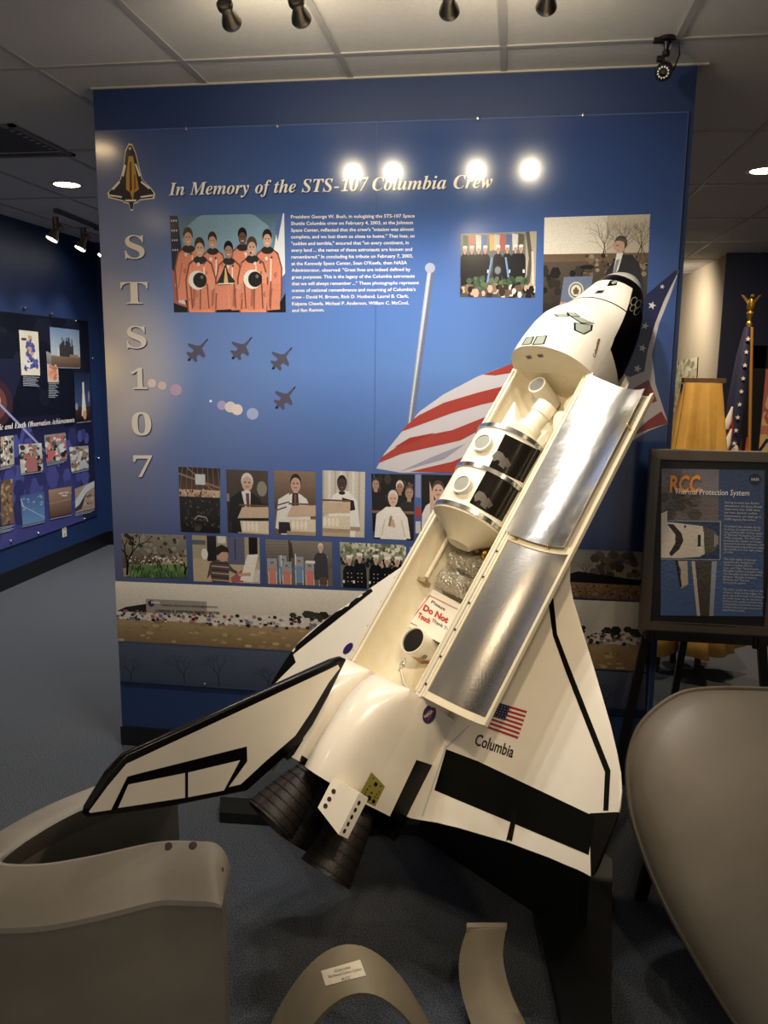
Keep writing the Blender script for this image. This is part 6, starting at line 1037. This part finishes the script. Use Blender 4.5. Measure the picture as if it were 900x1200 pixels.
# do not touch card
cdp = [bon(2, 343, u, v) for u, v in ((473, 731), (521, 756), (546, 711), (501, 687))]; cc = sum(cdp, Vector())/4
cdo = empty('notice_card', 'white card with red lettering asking not to touch, lying in the bay', 'sign card'); cdo.matrix_world = MB4 @ Matrix.Translation(cc)
MB().prism([p-cc-Vector((0, 0, .0015)) for p in cdp], (0, 0, .0015)).build('card', mat('white_card', '#e6dfcd', .5), cdo)
redp = mat('red_print', '#b4382c', .4); blkp = mat('black_print', '#1c1a18', .4)
cardB = type('C', (), {})(); cardB.name = 'card_plane'; BV['card_plane'] = BVHTree.FromPolygons(cdp, [[0, 1, 2, 3]])
def cput(o):
    if o: o.data.transform(Matrix.Translation(-cc)); o.parent = cdo
def c2(x, y): return (420+x/5, 680+y/5)
for a_, b_2 in (((418, 90), (640, 200)), ((418, 90), (300, 246)), ((300, 246), (345, 268))):
    A_, B_ = c2(*a_), c2(*b_2); dx, dy = B_[0]-A_[0], B_[1]-A_[1]; l = math.hypot(dx, dy); n_ = (-dy/l*.45, dx/l*.45); cput(dpoly('red_border', [(A_[0]-n_[0], A_[1]-n_[1]), (B_[0]-n_[0], B_[1]-n_[1]), (B_[0]+n_[0], B_[1]+n_[1]), (A_[0]+n_[0], A_[1]+n_[1])], cardB, redp, None, .0006))
cput(dtext('card_lettering', text2d('Please', bold=.01), c2(425, 133), c2(506, 180), (1.5, -3.6), cardB, blkp, None, .0006)); cput(dtext('card_lettering', text2d('Do Not', bold=.05), c2(376, 172), c2(520, 252), (2.8, -6.2), cardB, redp, None, .0006))
cput(dtext('card_lettering', text2d('Touch', bold=.05), c2(345, 215), c2(415, 254), (2.4, -5.4), cardB, redp, None, .0006)); cput(dtext('card_lettering', text2d('Thank You', bold=.01), c2(428, 240), c2(540, 306), (1.5, -3.6), cardB, blkp, None, .0006))
# mug and scraps
mg, m0 = cargo('mug', 'white cup with black inside and a coloured sticker standing in the bay', 'cup', bp(1212, -8, 316))
smm = Matrix.Translation(-m0)
def mput(o): o.data.transform(smm); o.parent = mg; return o
mput(lath('cup_body', [(24, 0), (26, 3), (27, 62), (25, 62), (24.5, 55)], bp(1212, -8, 316), (0, 0, 1), mat('white_ceramic', '#ddd6c6', .25), 40, 40)); mput(lath('cup_inside', [(24.6, 58), (23, 20), (0, 18)], bp(1212, -8, 316), (0, 0, 1), mat('black_glaze', '#050404', .3), 40, 40))
for k, (a, z, c, w_) in enumerate(((.35, 40, '#b4825c', 14), (.05, 30, '#3c3a40', 13), (-.15, 42, '#c8a44c', 10), (.6, 26, '#8a4a3c', 9), (.9, 44, '#6c7a6c', 8))):
    M = MB(); N = 10; V = []
    for j in range(N): b_ = 2*math.pi*j/N; aa = a+w_/27*math.cos(b_)*.8; V.append(bp(1212+27.3*math.cos(aa), -8+27.3*math.sin(aa), 316+z-12+w_*.8*math.sin(b_)))
    M.add(V, [list(range(N))]); mput(M.build('sticker', mat('sticker_'+c[1:], c, .4), None))
cr, r0_ = cargo('foil_scrap', 'crumpled bit of silver foil near the aft end of the bay', 'foil scrap', bp(1258, -52, 318)); rnd = random.Random(8)
bm = bmesh.new(); bmesh.ops.create_icosphere(bm, subdivisions=3, radius=1)
for v in bm.verts: q = .75+.4*rnd.random(); v.co = Vector((v.co.x*20*q*K, v.co.y*9*q*K, v.co.z*8*q*K+5*K))
me = bpy.data.meshes.new('foil'); bm.to_mesh(me); bm.free(); o = link('crumpled_foil', me, crk, cr)
MB().tube([Vector((8*K, 4*K, 6*K)), Vector((30*K, 30*K, 6*K)), Vector((40*K, 60*K, 5*K))], 3*K, 8).build('twisted_end', mat('clear_film', '#c9c4ae', .2), cr, 60)

# ------------------------------------------------------------------ grey carbon heat shield pieces on the floor
rcc = mat('grey_carbon_shell', '#847d70', .5, noise=.22, nscale=3.5, bump=.04, bscale=90); rccd = mat('dark_carbon_inside', '#4a463e', .6, noise=.2, nscale=6); rcc2 = mat('brown_grey_carbon', '#8c8068', .5, noise=.18, nscale=5, bump=.05, bscale=80)
def spline(P_, n):
    P_ = [Vector(p) for p in P_]; out = []
    for i in range(len(P_)-1):
        a, b, c, d = P_[max(i-1, 0)], P_[i], P_[i+1], P_[min(i+2, len(P_)-1)]
        for k in range(n): t = k/n; out.append(.5*((2*b)+(c-a)*t+(2*a-5*b+4*c-d)*t*t+(3*b-a-3*c+d)*t**3))
    return out+[P_[-1]]
# wing leading edge panel standing upright, lower left
up = empty('carbon_wing_edge', 'big U-shaped grey carbon wing edge panel standing at the lower left', 'heat shield panel', (.75, -1.75, 0)); UO = Vector((-.75, 1.75, 0))
inn = spline([(1.118, -1.660), (1.06, -1.668), (.94, -1.688), (.80, -1.775), (.70, -1.825), (.60, -1.838), (.588, -1.79), (.635, -1.63), (.71, -1.50), (.79, -1.40), (.86, -1.345)], 6)
R_ = []
for i, p in enumerate(inn):
    d_ = (inn[min(i+1, len(inn)-1)]-inn[max(i-1, 0)]).normalized(); n_ = Vector((d_.y, -d_.x)) if len(d_) == 2 else Vector((d_.y, -d_.x, 0)); n_ = Vector((-d_.y, d_.x))  # outward to the left of travel
    R_.append((Vector((p.x, p.y)), n_))
cen = Vector((.85, -1.6)); rings = []
for p, n_ in R_:
    out_ = -n_ if (p+n_*.05-cen).length < (p-cen).length else n_
    prf = [(.03, 0), (.045, 0), (.10, .0), (.105, .30), (.107, .475), (.114, .496), (.111, .508), (.099, .520), (.080, .545), (.05, .577), (.012, .602), (.0, .600), (-.004, .588), (.02, .56), (.06, .50), (.055, .3), (.04, .0)]
    ff = min(1, max(0, (len(rings)-29)/9)); hk = .62*max(0, 1-len(rings)/6)**2; rings.append([Vector((p.x+out_.x*o_, p.y+out_.y*o_, (lambda zz: zz+max(0, .600-zz)*.86*ff if o_ < .13 and .485 < z and jj < 11 else zz)(z-max(0, z-.49)*hk)))+UO for jj, (o_, z) in enumerate(prf[2:])])
M = MB(); M.loft(rings, 0); o = M.build('panel_shell', [rcc, rccd], up, 28); ub = BVHTree.FromPolygons([v.co.copy() for v in o.data.vertices], [list(p.vertices) for p in o.data.polygons])
for u, v, r, m_ in ((197, 992, .011, mat('rust_hole', '#2a160e', .6)), (226, 991, .011, mat('rust_hole', '#2a160e')), (261, 1019, .006, mat('rust_hole_red', '#5c2416', .6))):
    o_, d_ = ray(u, v); h = ub.ray_cast(o_+UO, d_)
    if h[0] is not None: n_ = h[1] if h[1].dot(d_) < 0 else -h[1]; MB().lathe([(r, .0004), (r*.5, .0006), (0, .0006)], h[0], n_, 16, cap=(False, False)).build('bolt_hole', m_, up, 60)
    else: print('hole miss')
# arched piece with the handwritten label
ar = empty('carbon_arch', 'low grey-brown carbon arch with a white label on the floor at the bottom', 'heat shield piece', (1.46, -1.76, 0)); AO = Vector((-1.46, 1.76, 0))
def archc(ax, y, top, kx, dz=0, n=40, lean=0):
    hw = math.sqrt(top/kx); return [Vector((ax+hw*math.sin(-math.pi/2+math.pi*k/n), y+lean*(1-math.cos(-math.pi/2+math.pi*k/n)), max(0, top-kx*(hw*math.sin(-math.pi/2+math.pi*k/n))**2)))+AO for k in range(n+1)]
A1 = archc(1.445, -1.665, .350, 5.2); A2 = archc(1.475, -1.74, .362, 5.4); A3 = archc(1.505, -1.825, .350, 6.0); B3 = archc(1.505, -1.820, .338, 6.4); B1 = archc(1.445, -1.668, .338, 5.5)
M = MB(); M.loft([list(q) for q in zip(A1, A2, A3, B3, B1)], 0); o = M.build('arch_shell', rcc2, ar, 40)
ab = BVHTree.FromPolygons([v.co.copy() for v in o.data.vertices], [list(p.vertices) for p in o.data.polygons])
def ahit(u, v, e):
    o_, d_ = ray(u, v); h = ab.ray_cast(o_+AO, d_); 
    if h[0] is None: return None
    n_ = h[1] if h[1].dot(d_) < 0 else -h[1]; return h[0]+n_*e
def amap(VF, name, m, e):
    V, F = VF; P_ = [ahit(u, v, e) for u, v in V]
    if None in P_: print('miss', name); F = [f for f in F if all(P_[i] is not None for i in f)]; P_ = [p if p is not None else Vector() for p in P_]
    return mesh(name, P_, F, m, ar)
LQ = [(382, 1155.5), (429, 1143.5), (422, 1125), (376.5, 1138)]
gv = []; gf = []
for j in range(7):
    for i in range(13):
        s_, t_ = i/12, j/6; gv.append(tuple((LQ[0][k]*(1-s_)+LQ[1][k]*s_)*(1-t_)+(LQ[3][k]*(1-s_)+LQ[2][k]*s_)*t_ for k in (0, 1)))
for j in range(6):
    for i in range(12): gf.append([j*13+i, j*13+i+1, (j+1)*13+i+1, (j+1)*13+i])
amap((gv, gf), 'paper_label', mat('label_paper', '#ded3ba', .6), .0012)
for t, a_, b_2, up_ in (('Columbia', (393, 1140), (411, 1135.5), (-.9, -3.2)), ('Reinforced Carbon Carbon', (386, 1146.5), (424, 1137.5), (-.9, -3.2)), ('RCC', (401, 1150), (412, 1147.3), (-.9, -3.4))):
    V, F = text2d(t, shear=.3); x0 = min(x for x, y in V); x1 = max(x for x, y in V); amap(([(a_[0]+(b_2[0]-a_[0])*(x-x0)/(x1-x0)+up_[0]*y/.7, a_[1]+(b_2[1]-a_[1])*(x-x0)/(x1-x0)+up_[1]*y/.7) for x, y in V], F), 'label_writing', mat('pen_ink', '#4a4034', .6), .002)
# curved strip
stp = empty('carbon_strip', 'curved grey-brown carbon strip standing on the floor before the stand foot', 'heat shield piece', (1.8, -1.5, 0)); SO = Vector((-1.8, 1.5, 0))
Lf = spline([(1.722, -1.385, .222), (1.703, -1.41, .150), (1.712, -1.455, .085), (1.752, -1.535, .030), (1.80, -1.62, .004), (1.85, -1.70, .004)], 7); Rt = spline([(1.832, -1.385, .240), (1.826, -1.41, .165), (1.852, -1.455, .090), (1.905, -1.525, .030), (1.940, -1.58, .004), (1.950, -1.63, .004)], 7)
M = MB(); rr = []
for a, b in zip(Lf, Rt):
    th = Vector((0, .012, .004 if a.z < .02 else -.004)); m_ = (a+b)/2+Vector((0, -.012, .008)); rr.append([q+SO for q in (a, a*.5+m_*.5+Vector((0, -.002, .001)), m_, b*.5+m_*.5+Vector((0, -.002, .001)), b, b+th+Vector((0, 0, .002)), m_+th+Vector((0, 0, .001)), a+th+Vector((0, 0, .002)))])
mn = min(q.z for r in rr for q in r)
M.loft([[q-Vector((0, 0, mn)) for q in r] for r in rr], 0); M.build('strip_shell', rcc2, stp, 50)
a, b = Lf[0], Rt[0]; M = MB(); M.prism([q+SO-Vector((0, 0, mn)) for q in (a+Vector((-.002, -.004, -.002)), b+Vector((.002, -.004, -.002)), b+Vector((.002, -.002, .006)), a+Vector((-.002, -.002, .010)))], (0, .02, 0)); M.build('end_lip', rcc2, stp)
# nose cap on a low stand, right
pA, pB, pC = on(1, -1.0, 840, 803), on(1, -1.15, 733, 900), on(1, -1.5, 855, 1200); n_ = (pB-pA).cross(pC-pA).normalized()
if n_.y > 0: n_ = -n_
outl = [(900, 804), (840, 803), (800, 808), (770, 825), (748, 848), (737, 875), (733, 905), (737, 950), (752, 1000), (775, 1055), (805, 1110), (838, 1165), (868, 1210), (905, 1250), (950, 1272), (1000, 1262), (1045, 1215), (1075, 1140), (1088, 1050), (1080, 950), (1045, 870), (975, 818)]
ol = spline([on_plane(pA, n_, u, v) for u, v in outl+outl[:1]], 5)[:-1]; cc_ = sum(ol, Vector())/len(ol); mnz = min(p.z for p in ol); print('cap min z', mnz)
cap = empty('carbon_nose_cap', 'large rounded grey carbon nose cap leaning at the right edge', 'heat shield nose cap', (cc_.x, cc_.y, 0)); CO = Vector((-cc_.x, -cc_.y, 0))
def rg_(s_, h): return [cc_+(p-cc_)*s_+n_*h+CO for p in ol]
M = MB(); M.loft([rg_(.96, -.03), rg_(.985, -.03), rg_(.998, -.022), rg_(1, -.012), rg_(.996, -.002), rg_(.986, .003), rg_(.978, .001), rg_(.974, -.004), rg_(.969, -.003), rg_(.962, .006), rg_(.93, .026), rg_(.85, .052), rg_(.7, .082), rg_(.5, .105), rg_(.25, .118), rg_(.05, .122)], 0, True, (False, True)); o = M.build('cap_shell', mat('grey_brown_carbon', '#857b6b', .48, noise=.3, nscale=2.2, bump=.03, bscale=80), cap, 60)
o.modifiers.new('shell', 'SOLIDIFY').thickness = .006
bx = mat('black_prop_paint', '#0c0b0a', .45)
for x, y, x2, y2, z2 in ((2.30, -.82, 2.33, -1.05, .60), (2.85, -.80, 2.80, -1.02, .66)):
    M = MB(); M.loft([[Vector((x+dx, y+dy, 0))+CO for dx, dy in ((-.018, -.018), (.018, -.018), (.018, .018), (-.018, .018))], [Vector((x2+dx, y2+dy, z2))+CO for dx, dy in ((-.018, -.018), (.018, -.018), (.018, .018), (-.018, .018))]]); M.build('prop_leg', bx, cap)
M = MB(); M.tube([Vector((2.325, -1.03, .585))+CO, Vector((2.805, -1.0, .645))+CO], .016, 10); M.build('prop_bar', bx, cap, 60)
bpy.context.view_layer.update()
